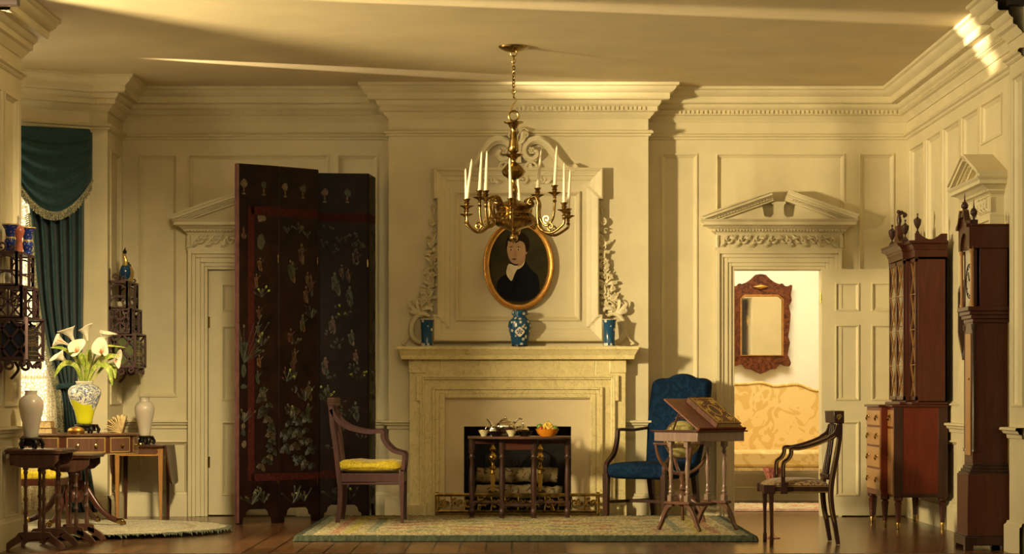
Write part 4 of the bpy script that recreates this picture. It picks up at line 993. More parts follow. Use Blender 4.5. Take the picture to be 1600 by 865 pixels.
m.box(xl+.012, xr2, -hw2+.004, -hw2+.03, zb_, zt_); m.box(xl+.012, xr2, hw2-.03, hw2-.004, zb_, zt_); m.box(xl+.006, xl+.03, -hw2+.03, hw2-.03, zb_, zt_); m.box(xr2-.03, xr2, -hw2+.03, hw2-.03, zb_, zt_)
obj('seat_rail', m, M['darkwood'], t, bevel=.003)
m = MB(); 
for z_ in (zt_-.006, zb_+.006): m.box(xl+.02, xr2-.02, -hw2+.001, -hw2+.004, z_-.002, z_+.002)
for y_ in (-hw2-.004,):
    p_ = Q2([(1201,764)])[0]
obj('gilt_line', m, M['gilt'], t)
m = MB(); sx_ = (xr2-xl)/2-.01; cxs = (xl+xr2)/2
def fs(u, v):
    a_ = (u-.5)*2; b_ = (v-.5)*2
    return (cxs+a_*sx_, b_*(hw2-.012), zt_-.004+.05*(1-abs(a_)**3.5)**.6*(1-abs(b_)**3.5)**.6)
m.grid(fs, 24, 24); obj('needlepoint_seat', m, M['needle'], t, smooth=70)
cr = Q2([(1302,641.5),(1318.5,641.5),(1318.5,661),(1303,661)]); m = MB(); m.prism(cr, -hw2-.006, hw2+.006); o = obj('crest_rail', m, M['darkwood'], t, bevel=.005)
m = MB(); c_ = Q2([(1310.5,651)])[0]; m.tube(spiral_ := [(a_, -hw2-.0085, b_) for a_, b_ in spiral(c_, .018,.006,0,1.4,16)], .0025, 5); m.tube([(c_[0]-.004,-hw2-.0085,c_[1]-.02),(c_[0]+.008,-hw2-.0085,c_[1]+.02)], .0025, 5); obj('gilt_scroll', m, M['gilt'], o)
for k in (-.09,0,.09):
    m = MB(); m.strip(bez(Q2([(1297,750),(1298,735),(1303,700),(1308,662)]),4), .014, k-.013, k+.013); obj('splat', m, M['darkwood'], t, smooth=30, bevel=.003)
m = MB(); m.box(*sorted((Q2([(1293,0)])[0][0], Q2([(1301,0)])[0][0])), -hw2+.03, hw2-.03, Q2([(0,747)])[0][1], Q2([(0,741)])[0][1]); obj('back_rail', m, M['darkwood'], t, bevel=.003)
# pink glass trumpet vase beside it
yg = -3.1; t = thing('trumpet_vase', 'flared pink cut-glass vase just behind the front legs of the dark painted armchair', 'vase', (X(1207,yg), yg, 0))
m = MB(); m.lathe([(.001,0),(.05,0),(.052,.006),(.012,.02),(.008,.06),(.007,.24),(.009,.30),(.018,.345),(.034,.40),(.060,Z(735,yg)),(.068,Z(730,yg)),(.066,Z(730,yg)),(.03,.40),(.001,.36)], n=36, flute=.05, fn=12); obj('glass', m, M['pinkglass'], t, smooth=50)
# ------------------------------------------------------------------ rugs
def rug(name, inside, x0, x1, y0, y1, step, thick, colour, mat, label, seed):
    rnd = random.Random(seed); nx, ny = int((x1-x0)/step), int((y1-y0)/step); vs = []; cols = []; idx = {}
    m = MB()
    for j in range(ny+1):
        for i in range(nx+1):
            x, y = x0+(x1-x0)*i/nx, y0+(y1-y0)*j/ny
            d = inside(x, y)
            if d < -.001: continue
            k = min(1, d/.02); idx[i,j] = len(vs)
            z = .004+thick*math.sqrt(max(0, 1-(1-k)**2))+rnd.uniform(-.5,.5)*.010*k
            vs.append((x+rnd.uniform(-.3,.3)*step, y+rnd.uniform(-.3,.3)*step, z)); c = colour(x, y, d, rnd); cols.append(c)
    fs = [(idx[i,j], idx[i+1,j], idx[i+1,j+1], idx[i,j+1]) for j in range(ny) for i in range(nx) if all(q in idx for q in ((i,j),(i+1,j),(i+1,j+1),(i,j+1)))]
    m.add(vs, fs); o = obj(name, m, mat, smooth=80, cols=cols); return tag(o, label, 'rug')
ry0, ry1 = -3.50, -.66
rx0, rx1 = X(457,-3.5), X(1186,-3.5)
def c1(x, y, d, rnd):
    j = rnd.uniform(.45,1.4); u = (x-rx0)/(rx1-rx0)
    if d < .06: c = (.045,.055,.03)
    elif d < .13: c = (.22,.21,.13)
    else:
        c = (.46,.38,.21)
        if abs(d-.26) < .03: c = (.42,.22,.13)
        if abs(d-.36) < .035: c = (.46,.38,.10)
        if abs(d-.50) < .03: c = (.24,.25,.17)
        q = math.sin(x*9+2*math.sin(y*5))*math.sin(y*8+1.5*math.sin(x*4))
        if d > .6 and q > .55: c = (.38,.20,.12)
        elif d > .6 and q < -.6: c = (.26,.26,.15)
        if d > .9 and abs(q) < .08: c = (.48,.40,.14)
        if rnd.random() < .04: c = (.55,.48,.12)
    return tuple(a_*j for a_ in c)
rug('rug', lambda x, y: min(x-rx0, rx1-x, y-ry0, ry1-y), rx0, rx1, ry0, ry1, .0125, RUGT, c1, M['rug'], 'large beige wool rug with yellow and red bands before the fireplace', 3)
ccx, ccy, ra, rb2 = -3.22, -2.25, 1.18, 1.12
def ins(x, y): 
    r = math.hypot((x-ccx)/ra, (y-ccy)/rb2); return (1-r)*1.1
def c2(x, y, d, rnd):
    j = rnd.uniform(.75,1.2); c = (.15,.16,.10) if d < .05 else (.62,.55,.38)
    if .25 < d < .30: c = (.50,.42,.25)
    return tuple(a_*j for a_ in c)
# the round rug stops at the plinth of the near pier
def ins2(x, y): 
    d = ins(x, y)
    e1 = (y-(-3.8+(-3.27-x)*.442+.07)) if x < -3.2 else 1; e2 = ((-.76+.7*(x+3.34)-.12)-y) if x < -3.34 else 1
    return min(d, x+4.33, e1, e2)
rug('rug', ins2, ccx-ra, ccx+ra, ccy-rb2, ccy+rb2, .015, .030, c2, M['rug2'], 'round cream shaggy rug in the window bay under the drum table', 9)
# ------------------------------------------------------------------ curtain group in the bay
def splay(px, off):
    """point on a line parallel to the far splay of the bay, off metres into the room, seen at column px"""
    yy0 = -.76-off*1.22
    k = px-800
    xx = k*(CD+yy0+.7*3.34)/(F-.7*k)
    return xx, yy0+.7*(xx+3.34)
t = thing('curtain', 'dark teal velvet curtain with swagged valance, tied back at the bay window', 'curtain', (-3.6, -1.2, 0))
T0 = Vector((-3.6,-1.2,0))
def cpt(px, py, off, bulge=0):
    x, y = splay(px, off+bulge); return (x-T0.x, y-T0.y, Z(py, y))
LFT = bez([(44,300),(52,380),(60,470),(74,545),(92,604),(97,640),(99,700),(104,800)],6); RGT = bez([(131,300),(131,380),(130,470),(128,545),(120,604),(122,640),(136,700),(152,800)],6)
def drape(u, v):
    k = v*(len(LFT)-1); i = min(int(k), len(LFT)-2); f = k-i
    xl = LFT[i][0]*(1-f)+LFT[i+1][0]*f; yl = LFT[i][1]*(1-f)+LFT[i+1][1]*f; xr = RGT[i][0]*(1-f)+RGT[i+1][0]*f
    amp = .05*min(1, (xr-xl)/75); return cpt(xl+(xr-xl)*u, yl, .13, amp*math.sin(u*2*PI*5.6+.6*math.sin(v*4)))
m = MB(); m.grid(drape, 84, 60); obj('drape', m, M['teal'], t, smooth=80, solid=.006)
m = MB(); pts = [drape(0, k/70) for k in range(5, 71)]; m.tube([(a_, b_-.02, c_) for a_, b_, c_ in pts], .014, 7)
rnd = random.Random(2)
for a_, b_, c_ in [drape(0, k/200) for k in range(14, 200)]: m.tube([(a_, b_-.02, c_), (a_-.035, b_-.03+rnd.uniform(-.01,.01), c_-.018)], .004, 4)
obj('fringe', m, M['fringe'], t)
m = MB(); ring = [cpt(90+(124-90)*(.5-.5*math.cos(a_)), 606-4*math.sin(a_), .13+.07*math.sin(a_)) for a_ in [2*PI*k/24 for k in range(24)]]; m.tube(ring, .022, 8, closed=True); obj('tieback', m, M['teal'], t)
def zbot(u): return 282+51*math.sin(PI*min(1,max(0,u)))**.8
def swag(u, v):
    px = 28+116*u; top = 196+6*u+ (5 if u > .96 else 0); 
    sag = math.sin(PI*u)**.8; py = top+(zbot(u)-top)*v
    b_ = .05+.045*sag*math.sin(PI*v*.9)+.022*sag**.5*math.sin(2*PI*(v*5.2-.15))*(v > .18)
    if u > .93: b_ -= .04*(u-.93)/.07
    return cpt(px, py, .18, b_)
m = MB(); m.grid(swag, 50, 90); obj('valance', m, M['teal'], t, smooth=80, solid=.006)
m = MB(); pts = [swag(k/120, 1) for k in range(121)]; m.tube([(a_, b_-.006, c_) for a_, b_, c_ in pts], .012, 7)
for a_, b_, c_ in [swag(k/170, 1) for k in range(171)]: m.tube([(a_, b_-.008, c_), (a_+rnd.uniform(-.01,.01), b_-.012+rnd.uniform(-.008,.008), c_-.055)], .0045, 4)
obj('fringe', m, M['fringe'], t)
m = MB(); a1 = cpt(20,204,.03); b1 = cpt(142,208,.03); a2 = cpt(20,204,.2); b2 = cpt(142,208,.2); m.prism([(a1[0],a1[1]),(b1[0],b1[1]),(b2[0],b2[1]),(a2[0],a2[1])], a1[2]-.02, a1[2], 'xy'); obj('pelmet_board', m, M['teal'], t)
t = thing('lace_curtain', 'sheer cream lace curtain hanging behind the teal drape', 'curtain', (-3.6, -1.2, 0))
m = MB(); m.grid(lambda u, v: cpt(18+84*u, 240+556*v, .05, .014*math.sin(u*2*PI*9+math.sin(v*3))), 110, 50); obj('net', m, M['lace'], t, smooth=80)
# ------------------------------------------------------------------ fretwork wall shelves, x out from the wall, y along it
def shelf_unit(label, y, wallx, wd=.53):
    t = thing('wall_shelf', label, 'shelf', (wallx, y, 0), 0, 'fretwork wall shelves')
    Zs = [1.22,1.483,1.685,1.90]; D = [.215,.180,.150]
    def fret(m, P, w_, z0, z1, kind):
        """pierced panel in the plane given by P(u, z)"""
        def B(u0, z0_, u1, z1_, r=.0075): m.tube([P(u0,z0_), P(u1,z1_)], r, 4, sq=True)
        B(.006,z0,.006,z1,.009); B(w_-.006,z0,w_-.006,z1,.009); B(0,z0+.006,w_,z0+.006,.009); B(0,z1-.006,w_,z1-.006,.009)
        h = z1-z0; n = max(1, round(w_/.11))
        for i in range(n):
            u0 = w_*i/n; u1 = w_*(i+1)/n; uc = (u0+u1)/2
            if kind == 0:
                if i: B(u0,z0,u0,z1,.006)
                B(u0,z0+h*.45,u1,z0+h*.45,.0001+.005)
                for zz_ in (z0, z0+h*.46):
                    pts = [P(uc+(u1-u0)*.42*math.cos(a_), zz_+h*.2+h*.22*math.sin(a_)) for a_ in [PI*k/8 for k in range(9)]]; m.tube(pts, .0055, 5)
            elif kind == 1:
                for q in (0, .5):
                    B(u0,z0+h*q,u1,z0+h*(q+.5),.0055); B(u1,z0+h*q,u0,z0+h*(q+.5),.0055)
                pts = [P(uc+(u1-u0)*.22*math.cos(a_), z0+h*.5+h*.14*math.sin(a_)) for a_ in [2*PI*k/12 for k in range(12)]]; m.tube(pts, .005, 5, closed=True)
                if i: B(u0,z0,u0,z1,.005)
            else:
                pass
        if kind == 2:
            k_ = .0075
            B(0,z0+h*.5,w_*.5,z1,k_); B(w_*.5,z1,w_,z0+h*.55,k_); B(w_,z0+h*.45,w_*.5,z0,k_); B(w_*.5,z0,0,z0+h*.5,k_); B(0,z1,w_,z0,k_); B(0,z0,w_,z1,k_)
    m = MB()
    for z_, d in zip(Zs, [D[0],D[0],D[1],D[2]]): m.box(.0, d, 0, wd, z_-.008, z_+.006)
    obj('shelf_board', m, M['plum'], t, bevel=.002)
    for s_, yy in ((0,.006), (1,wd-.006)):
        m = MB()
        for k in range(3): fret(m, (lambda yy: lambda u, z: (u, yy, z))(yy), D[k], Zs[k], Zs[k+1], (2,1,0)[k])
        sc_ = [(.02,yy,1.22),(.05,yy,1.17),(.03,yy,1.13),(.0,yy,1.10)]; m.tube(bez(sc_,5), .010, 6); m.tube([(a_, yy, b_) for a_, b_ in spiral((.10,1.185),.035,.01,PI/2,1.3,16)], .009, 6); m.tube([(a_, yy, b_) for a_, b_ in spiral((.175,1.195),.024,.008,PI/2,-1.2,14)], .008, 6)
        m.tube([(a_, yy, b_) for a_, b_ in spiral((.05,1.935),.03,.008,-PI/2,1.1,14)], .007, 6); m.tube([(a_, yy, b_) for a_, b_ in spiral((.12,1.925),.02,.006,-PI/2,-1.1,14)], .006, 6)
        obj('fretwork_side', m, M['plum'], t, smooth=0)
    m = MB()
    for k in (1, 2):                                             # open fret down each side of the front
        for ya, yb in ((0,wd*.26),(wd*.74,wd)):
            fret(m, (lambda d, ya: lambda u, z: (d-.005, ya+u, z))(D[k], ya), yb-ya, Zs[k], Zs[k+1], (1,1,0)[k])
    m.tube([(D[0]-.006,0,Zs[0]),(D[0]-.006,0,Zs[1])], .009, 4, sq=True); m.tube([(D[0]-.006,wd,Zs[0]),(D[0]-.006,wd,Zs[1])], .009, 4, sq=True)
    for q in (0, 1):
        y_ = .07 if not q else wd-.07; m.tube([(D[0]-.01, a_, b_) for a_, b_ in spiral((y_,1.19),.03,.008,PI/2,(1.2 if q else -1.2),14)], .008, 6)
    m.tube(bez([(D[0]-.01,.10,1.205),(D[0]-.01,wd/2-.05,1.17),(D[0]-.01,wd/2,1.19),(D[0]-.01,wd/2+.05,1.17),(D[0]-.01,wd-.10,1.205)],5), .008, 6)
    obj('fretwork_front', m, M['plum'], t, smooth=0)
    m = MB(); m.box(0,.006,0,wd,1.22,1.90); obj('back_edge', MB().box(0,.012,0,.015,1.2,2.0).box(0,.012,wd-.015,wd,1.2,2.0), M['plum'], t)
    return t
def book(loc, rz, w_, d, h, mat, label, group=None, lying=False, tilt=0, lines=True):
    """upright book: spine faces local +x, thickness w_ along y"""
    t = thing('book', label, 'book', loc, rz, group); t.rotation_euler = (tilt if not lying else 0, 0, rz)
    c = MB(); th = .0025
    if lying:
        c.box(-d,0,0,h,0,th); c.box(-d,0,0,h,w_-th,w_); c.box(-th,0,0,h,0,w_); p = MB().box(-d+.004,-th,.004,h-.004,th,w_-th)
        g = MB(); [g.box(-.0005,.0008,k,k+.003,0,w_) for k in (h*.15,h*.35,h*.65,h*.85)]
    else:
        c.box(-d,0,0,th,0,h); c.box(-d,0,w_-th,w_,0,h); c.box(-th,0,0,w_,0,h); p = MB().box(-d+.004,-th,th,w_-th,.004,h-.004)
        g = MB(); [g.box(-.0005,.0008,.001,w_-.001,k,k+.004) for k in (h*.1,h*.22,h*.4,h*.58,h*.74,h*.9)]; g.box(-.0005,.0008,w_*.3,w_*.7,h*.45,h*.53)
    obj('cover', c, mat, t, smooth=0); obj('pages', p, M['paper'], t, smooth=0); obj('gilt_tooling', g, M['gilt'], t, smooth=0); return t
YA = -4.66; WA = -3.27
shelf_unit('dark fretwork wall shelf at the left edge, holding books and blue vases', YA, WA)
YL = -.70; WL = -3.2
shelf_unit('dark fretwork wall shelf in the far left corner beyond the curtain', YL, WL)
rnd = random.Random(8)
ORD = ['first','second','third','fourth','fifth','sixth','seventh','eighth','ninth','tenth']
for (wx, yy, cols_, nm, grp) in ((WA, YA, ['bookblue','black','bookblue'], 'dark blue', 'books in the near wall shelf'), (WL, YL, ['bookgreen','greencloth','black'], 'dark green', 'books in the far wall shelf')):
    y_ = .022
    for k in range(9):
        w_ = rnd.uniform(.044,.054)
        if y_+w_ > .512: break
        book((wx+.195, yy+y_, 1.227), 0, w_, .15, rnd.uniform(.19,.225), M[cols_[k % 3]], '%s gilt-banded book in the %s wall shelf, %s from the near end' % (nm, 'left-edge' if wx == WA else 'far left corner', ORD[k]), grp); y_ += w_+.0015
# porcelain on the near shelf
def lathed(name, label, cat, loc, prof, mat, group=None, n=24, sc_=1, parts=()):
    t = thing(name, label, cat, loc, 0, group)
    m = MB(); m.lathe([(max(r*sc_, .0006), z*sc_) for r, z in prof], n=n); obj('body', m, mat, t, smooth=50)
    for pn, pp, pm in parts:
        m = MB(); m.lathe([(max(r*sc_, .0006), z*sc_) for r, z in pp], n=n); obj(pn, m, pm, t, smooth=50)
    return t
flare = [(0,0),(.030,0),(.032,.01),(.024,.02),(.034,.045),(.037,.065),(.028,.085),(.028,.10),(.036,.14),(.050,.165),(.053,.172),(.044,.17),(0,.15)]
collar = [(.029,.082),(.0305,.082),(.0305,.092),(.029,.092)]
for dy, lab in ((.10,'blue and gold flared vase nearest the camera on top of the left-edge shelf'), (.40,'blue and gold flared vase at the far end on top of the left-edge shelf')):
    lathed('flared_vase', lab, 'vase', (WA+.085+(.0 if dy < .2 else .05), YA+dy, 1.906), flare, M['cobalt'], 'flared vases on the left-edge shelf', parts=(('gold_collar', collar, M['gilt']),('rim', [(.051,.166),(.0545,.166),(.0545,.174),(.051,.174)], M['gilt'])))
lathed('bottle_vase', 'coral and white bottle with a stopper between the blue flared vases', 'vase', (WA+.11, YA+.25, 1.906), [(a*.78, b*.78) for a, b in [(0,0),(.030,0),(.034,.02),(.028,.07),(.026,.12),(.040,.15),(.046,.18),(.038,.21),(.018,.225),(0,.225)]], M['coral'], parts=(('neck', [(.011,.172),(.0125,.187),(.009,.203),(.011,.218),(0,.222)], M['whiteglaze']), ('stopper', [(0,.218),(.010,.222),(.011,.230),(.005,.238),(0,.242)], M['whiteglaze'])))
for yy_, zz_, lab in ((.10,1.691,'small white figurine on the upper level of the left-edge shelf, nearest the camera'),(.33,1.691,'small white figurine on the upper level of the left-edge shelf, farther end'),(.12,1.489,'small white figurine on the middle level of the left-edge shelf, nearest the camera'),(.38,1.489,'small white figurine on the middle level of the left-edge shelf, farther end')):
    t = thing('figurine', lab, 'figurine', (WA+.07, YA+yy_, zz_), 0, 'white figurines in the left-edge shelf')
    m = MB(); m.lathe([(.001,0),(.024,0),(.024,.008),(.015,.02),(.021,.045),(.018,.075),(.008,.09),(.001,.092)], n=14); m.ball((0,0,.103), .013, n=10); m.tube([(0,0,.08),(.02,-.006,.06),(.012,-.012,.045)], .005, 6); m.tube([(0,0,.08),(.004,.02,.065),(.012,.012,.05)], .005, 6); obj('body', m, M['whiteglaze'], t)
# blue bird-like ornament and gilt companion on the far shelf
t = thing('bird_figurine', 'blue porcelain bird with a gilt neck on top of the far corner shelf', 'figurine', (WL+.10, YL+.20, 1.906))
m = MB(); m.ball((0,0,.075), .046, 1, 1.1, 1.5); obj('body', m, M['blueglaze'], t)
m = MB(); m.tube(bez([(0,-.01,.12),(.005,-.02,.165),(-.004,-.02,.20),(0,-.03,.225)],4), [.022,.021,.020,.018,.017,.016,.015,.014,.014,.013,.012,.012,.012], 10); obj('neck', m, M['gilt'], t)
m = MB(); m.ball((0,-.03,.235), .017, 1, 1.2, 1); m.tube([(0,-.04,.24),(0,-.072,.232)], [.007,.001], 6); m.tube([(0,-.03,.25),(.003,-.02,.272)], [.008,.001], 6); obj('head', m, M['black'], t)
m = MB(); m.lathe([(.001,0),(.035,0),(.038,.01),(.02,.018),(.001,.018)], n=16); obj('base', m, M['gilt'], t)
lathed('covered_jar', 'small gilt and green jar beside the blue bird on the far corner shelf', 'vase', (WL+.10, YL+.35, 1.906), [(0,0),(.03,0),(.045,.05),(.046,.085),(.03,.12),(.02,.13),(0,.135)], M['gilt'], parts=(('lid', [(.022,.13),(.026,.135),(.012,.15),(.008,.16),(0,.165)], M['greencloth']),))
for yy_, zz_, lab in ((.12,1.691,'pale cup on the upper level of the far corner shelf'),(.30,1.489,'pale cup on the middle level of the far corner shelf')):
    lathed('teacup', lab, 'cup', (WL+.07, YL+yy_, zz_), [(0,0),(.016,0),(.018,.005),(.028,.03),(.034,.05),(.031,.05),(.02,.012),(0,.01)], M['whiteglaze'], 'cups in the far corner shelf', parts=(('rim', [(.032,.047),(.035,.047),(.035,.051),(.032,.051)], M['gilt']),))
# ------------------------------------------------------------------ drum table in the bay
yd = -1.95; zt = .712; R_ = .49; dx = X(115, yd)
t = thing('drum_table', 'round mahogany drum table with yellow-banded drawers on a four-legged pedestal', 'table', (dx, yd, .030))
zt -= .03
m = MB(); m.lathe([(.001,zt-.016),(R_-.012,zt-.016),(R_,zt-.012),(R_,zt-.004),(R_-.006,zt),(.001,zt)], n=64); obj('tabletop', m, M['walnut'], t, smooth=40)
zf0, zf1 = zt-.150, zt-.016; rf = R_-.02
m = MB(); m.lathe([(.001,zf0),(rf,zf0),(rf,zf1),(.001,zf1)], n=64); obj('frieze', m, M['mahog'], t, smooth=40)
def arc(m, r0, r1, a0, a1, z0, z1, mi=0, n=10):
    vs = []
    for k in range(n+1):
        a_ = math.radians(a0+(a1-a0)*k/n)
        for r_, z_ in ((r0,z0),(r1,z0),(r1,z1),(r0,z1)): vs.append((r_*math.sin(a_), -r_*math.cos(a_), z_))
    fs = [(k*4+i, (k+1)*4+i, (k+1)*4+(i+1)%4, k*4+(i+1)%4) for k in range(n) for i in range(4)]+[(3,2,1,0), (n*4,n*4+1,n*4+2,n*4+3)]
    m.add(vs, fs, mi)
m = MB(); arc(m, rf, rf+.004, -180, 180, zf0, zf0+.008, n=64); obj('lower_banding', m, M['gilt'], t, smooth=40)
for k in range(5):
    for a0, a1 in ((-29+k*72, -2+k*72), (3.5+k*72, 39.5+k*72)):
        m = MB(); arc(m, rf-.002, rf+.005, a0, a1, zf0+.012, zf1-.004); dr = obj('drawer', m, M['walnut'], t, smooth=40)
        m = MB(); z0, z1 = zf0+.017, zf1-.009; e_ = .9
        arc(m, rf+.005, rf+.0062, a0+e_, a1-e_, z0, z0+.006); arc(m, rf+.005, rf+.0062, a0+e_, a1-e_, z1-.006, z1); arc(m, rf+.005, rf+.0062, a0+e_, a0+e_+.8, z0, z1, n=2); arc(m, rf+.005, rf+.0062, a1-e_-.8, a1-e_, z0, z1, n=2)
        obj('inlay', m, M['gilt'], dr, smooth=40)
        for q in ((.28,.72) if a1-a0 > 30 else (.5,)):
            an = math.radians(a0+(a1-a0)*q); m = MB(); m.lathe([(.001,0),(.006,0),(.006,.008),(.013,.014),(.013,.02),(.001,.025)], ((rf+.005)*math.sin(an), -(rf+.005)*math.cos(an), (zf0+zf1)/2), 14, Matrix.Rotation(an,3,'Z')@Matrix.Rotation(PI/2,3,'X')); obj('knob', m, M['brass'], dr)
m = MB(); m.lathe([(.001,.17),(.05,.17),(.075,.20),(.075,.24),(.05,.27),(.035,.285),(.05,.295),(.035,.305),(.055,.335),(.062,.37),(.055,.40),(.035,.42),(.055,.43),(.04,.44),(.04,.47),(.075,.485),(.14,.50),(.2,zf0),(.001,zf0)], n=32); obj('pedestal', m, M['mahog'], t, smooth=50)
for k, an in enumerate((-16, 74, 164, 254)):
    an = math.radians(an); c, s_ = math.cos(an), math.sin(an)
    m = MB(); p = bez([(.045,.30),(.085,.29),(.14,.22),(.21,.13),(.29,.065),(.36,.036)],5)
    m.tube([(a_*c, a_*s_, b_) for a_, b_ in p], [(.036-.0007*i, .024-.0003*i) for i in range(len(p))], 8); lg = obj('leg', m, M['mahog'], t, smooth=60)
    m = MB(); m.lathe([(.017,-.02),(.021,-.01),(.022,.02),(.015,.035)], (.37*c,.37*s_,.036), 12, Matrix.Rotation(an,3,'Z')@Matrix.Rotation(PI/2,3,'Y')); m.ball((.392*c,.392*s_,.018), .017)
    for q in (-.4,0,.4): m.tube([(.375*c,.375*s_,.042),((.41)*math.cos(an+q*.1),(.41)*math.sin(an+q*.1),.03),((.412)*math.cos(an+q*.1),(.412)*math.sin(an+q*.1),.012)], .007, 6)
    obj('brass_claw_caster', m, M['oldbrass'], lg)
ztw = zt+.030
# stands and vases
def stand(m, r, h, n=5):
    m.lathe([(.001,h*.75),(r*.7,h*.72),(r,h*.78),(r*1.05,h*.9),(r*.95,h),(.001,h)], n=32); m.lathe([(r*.72,h*.28),(r*.82,h*.5),(r*.78,h*.75)], n=24, cap=False); m.lathe([(r*.6,h*.25),(r*.95,h*.25),(r*.95,h*.38),(r*.6,h*.38)], n=24)
    for k in range(n):
        a_ = 2*PI*k/n+.3; m.tube([(r*.9*math.cos(a_), r*.9*math.sin(a_), h*.78), (r*1.08*math.cos(a_), r*1.08*math.sin(a_), h*.4), (r*.98*math.cos(a_), r*.98*math.sin(a_), .001+h*.02)], [h*.16,h*.2,h*.13], 8)
sD = sc(yd)
t = thing('vase_stand', 'black carved stand under the yellow vase', 'stand', (X(134,yd), yd-.05, ztw)); m = MB(); stand(m, .085, .068); obj('stand', m, M['black'], t, smooth=50) if False else None
bs = tag(obj('vase_stand', m, M['black'], loc=(X(137,yd), yd-.05, ztw), smooth=50), 'black carved stand under the yellow vase on the drum table', 'stand'); bpy.data.objects.remove(t)
t = thing('vase', 'yellow vase painted with blue and white scrolls holding calla lilies', 'vase', (X(134,yd), yd-.05, ztw+.069))
pr = [(0,0),(.050,0),(.056,.006),(.058,.03),(.075,.10),(.105,.17),(.122,.225),(.120,.255),(.098,.283),(.066,.295),(.057,.300),(.057,.308),(.066,.315),(.064,.318),(.052,.310),(.05,.29),(0,.28)]
m = MB(); m.lathe([(max(r,.0005), z*.99) for r, z in pr], n=40); obj('body', m, M['imari'], t, smooth=60)
m = MB(); m.lathe([(.058,.298),(.0675,.312),(.067,.3165),(.056,.310)], n=40, cap=False); obj('rim', m, M['whiteglaze'], t)
V0 = Vector((X(134,yd), yd-.05, ztw+.069+.27))
def lp(px, py, dy=0): y = yd-.05+dy; return Vector((X(px,y), y, Z(py,y)))
def calla(px, py, dirx, dirz, diry, L_, label, w_=1, turn=0):
    tip = lp(px, py, diry*.12); b0 = V0+Vector(((px-134)*.0004, diry*.015, 0))
    mid = (b0+tip)/2+Vector((0,0,.05)); d = Vector((dirx, diry, dirz)).normalized()
    t = thing('calla_lily', label, 'flower', V0, 0, 'calla lilies in the yellow vase')
    st = bez([tuple(b0-V0), tuple(mid-V0), tuple(tip-d*L_*.3-V0), tuple(tip-V0)], 6)
    m = MB(); m.tube(st, .0055, 7); obj('stem', m, M['stem'], t)
    u = d.orthogonal().normalized(); u = (Matrix.Rotation(turn, 3, d) @ u); v = d.cross(u)
    def f(a, b):
        an = a*2*PI*.93+.2; k = b; lip = max(0, math.cos(an-PI))
        r_ = (.008+.032*k**1.7)*w_; ln = k*L_*(1+.30*lip*k)
        flare_ = .017*k**3*w_
        c = d*ln + (u*math.cos(an)+v*math.sin(an))*(r_+flare_*(1+.4*math.sin(3*an)))
        c -= d*flare_*(.8+.4*math.sin(2*an+1)); c += u*(-.028*k**3*lip)
        return tuple(tip-V0+c)
    m = MB(); m.grid(f, 30, 12); obj('bloom', m, M['petal'], t, smooth=80, solid=.0018)
    m = MB(); a_ = tip-V0+d*L_*.15; b_ = tip-V0+d*L_*.85; m.tube([tuple(a_), tuple((a_+b_)/2), tuple(b_)], [.005,.0065,.003], 8); obj('spadix', m, M['orange'], t)
calla(116,534,-.5,1,-.25,.115,'calla lily leaning left at the top left of the bouquet',1.05,.4); calla(137,533,-.2,1,-.1,.11,'tall upright calla lily at the top of the bouquet',.85,2)
calla(106,538,-1,.45,-.1,.10,'calla lily pointing left at the left edge of the bouquet, with a curled rim',.95,1); calla(158,537,.45,1,-.1,.10,'calla lily leaning right at the top right of the bouquet',.95,3)
calla(122,552,-.15,.6,-1,.085,'open calla lily with orange centre facing front at centre left',1.05,0); calla(158,553,.1,.6,-1,.085,'open calla lily with orange centre facing front at centre right',1.05,1)
calla(106,566,-1,.75,-.3,.10,'lower left calla lily drooping below the others',.9,2); calla(166,566,1,.1,-.3,.105,'lower right calla lily pointing outwards above the leaves',.95,4)
def leafobj(pts, wd, label, roll=0):
    P_ = [lp(a_, b_, c_)-V0 for a_, b_, c_ in pts]; P_[0] = Vector((0,0,0))+Vector(((pts[1][0]-134)*.0006, pts[1][2]*.1, 0)); Pb = bez([tuple(p) for p in P_], 8); n = len(Pb)
    def f(u, v):
        k = v*(n-1); i = min(int(k), n-2); fr = k-i; c = Vector(Pb[i]).lerp(Vector(Pb[i+1]), fr); tn = (Vector(Pb[i+1])-Vector(Pb[i])).normalized()
        sd = tn.cross(Vector((0,-1,.25))).normalized(); nn = sd.cross(tn); w2 = wd*max(0.001, (math.sin(PI*min(1, v**1.3*.98+.02))**.8))
        a_ = (u-.5)*2; return tuple(c+sd*a_*w2+nn*(abs(a_)*.35*w2+.004*math.sin(v*9)))
    m = MB(); m.grid(f, 8, 26); o = obj('lily_leaf', m, M['leaf'], loc=V0, smooth=80, solid=.0015); tag(o, label, 'leaf', 'leaves in the yellow vase')
leafobj([(134,595,0),(135,575,-.05),(130,560,-.09),(124,550,-.10)], .030, 'broad green leaf curving left in the middle of the bouquet')
leafobj([(134,595,0),(138,570,-.07),(139,556,-.09),(141,545,-.09)], .024, 'broad upright green leaf at the centre front of the bouquet')
leafobj([(134,595,0),(150,566,-.06),(168,557,-.09),(187,556,-.08)], .022, 'long leaf stretching right above the others')
leafobj([(134,595,0),(150,572,-.08),(168,573,-.11),(176,603,-.11)], .024, 'leaf arching right and hanging its tip down')
leafobj([(134,595,0),(120,573,-.07),(100,568,-.08),(84,590,-.07)], .020, 'leaf arching left with a drooping tip')
leafobj([(134,595,0),(122,566,-.04),(100,545,-.03),(78,543,-.02)], .013, 'thin leaf reaching far left')
leafobj([(134,595,0),(165,570,-.02),(178,575,-.05),(180,592,-.05)], .017, 'short pale leaf hanging at the right of the bouquet')
leafobj([(134,595,0),(150,548,0),(165,540,.0),(198,543,-.02)], .008, 'thin curved leaf tip at the far right of the bouquet')
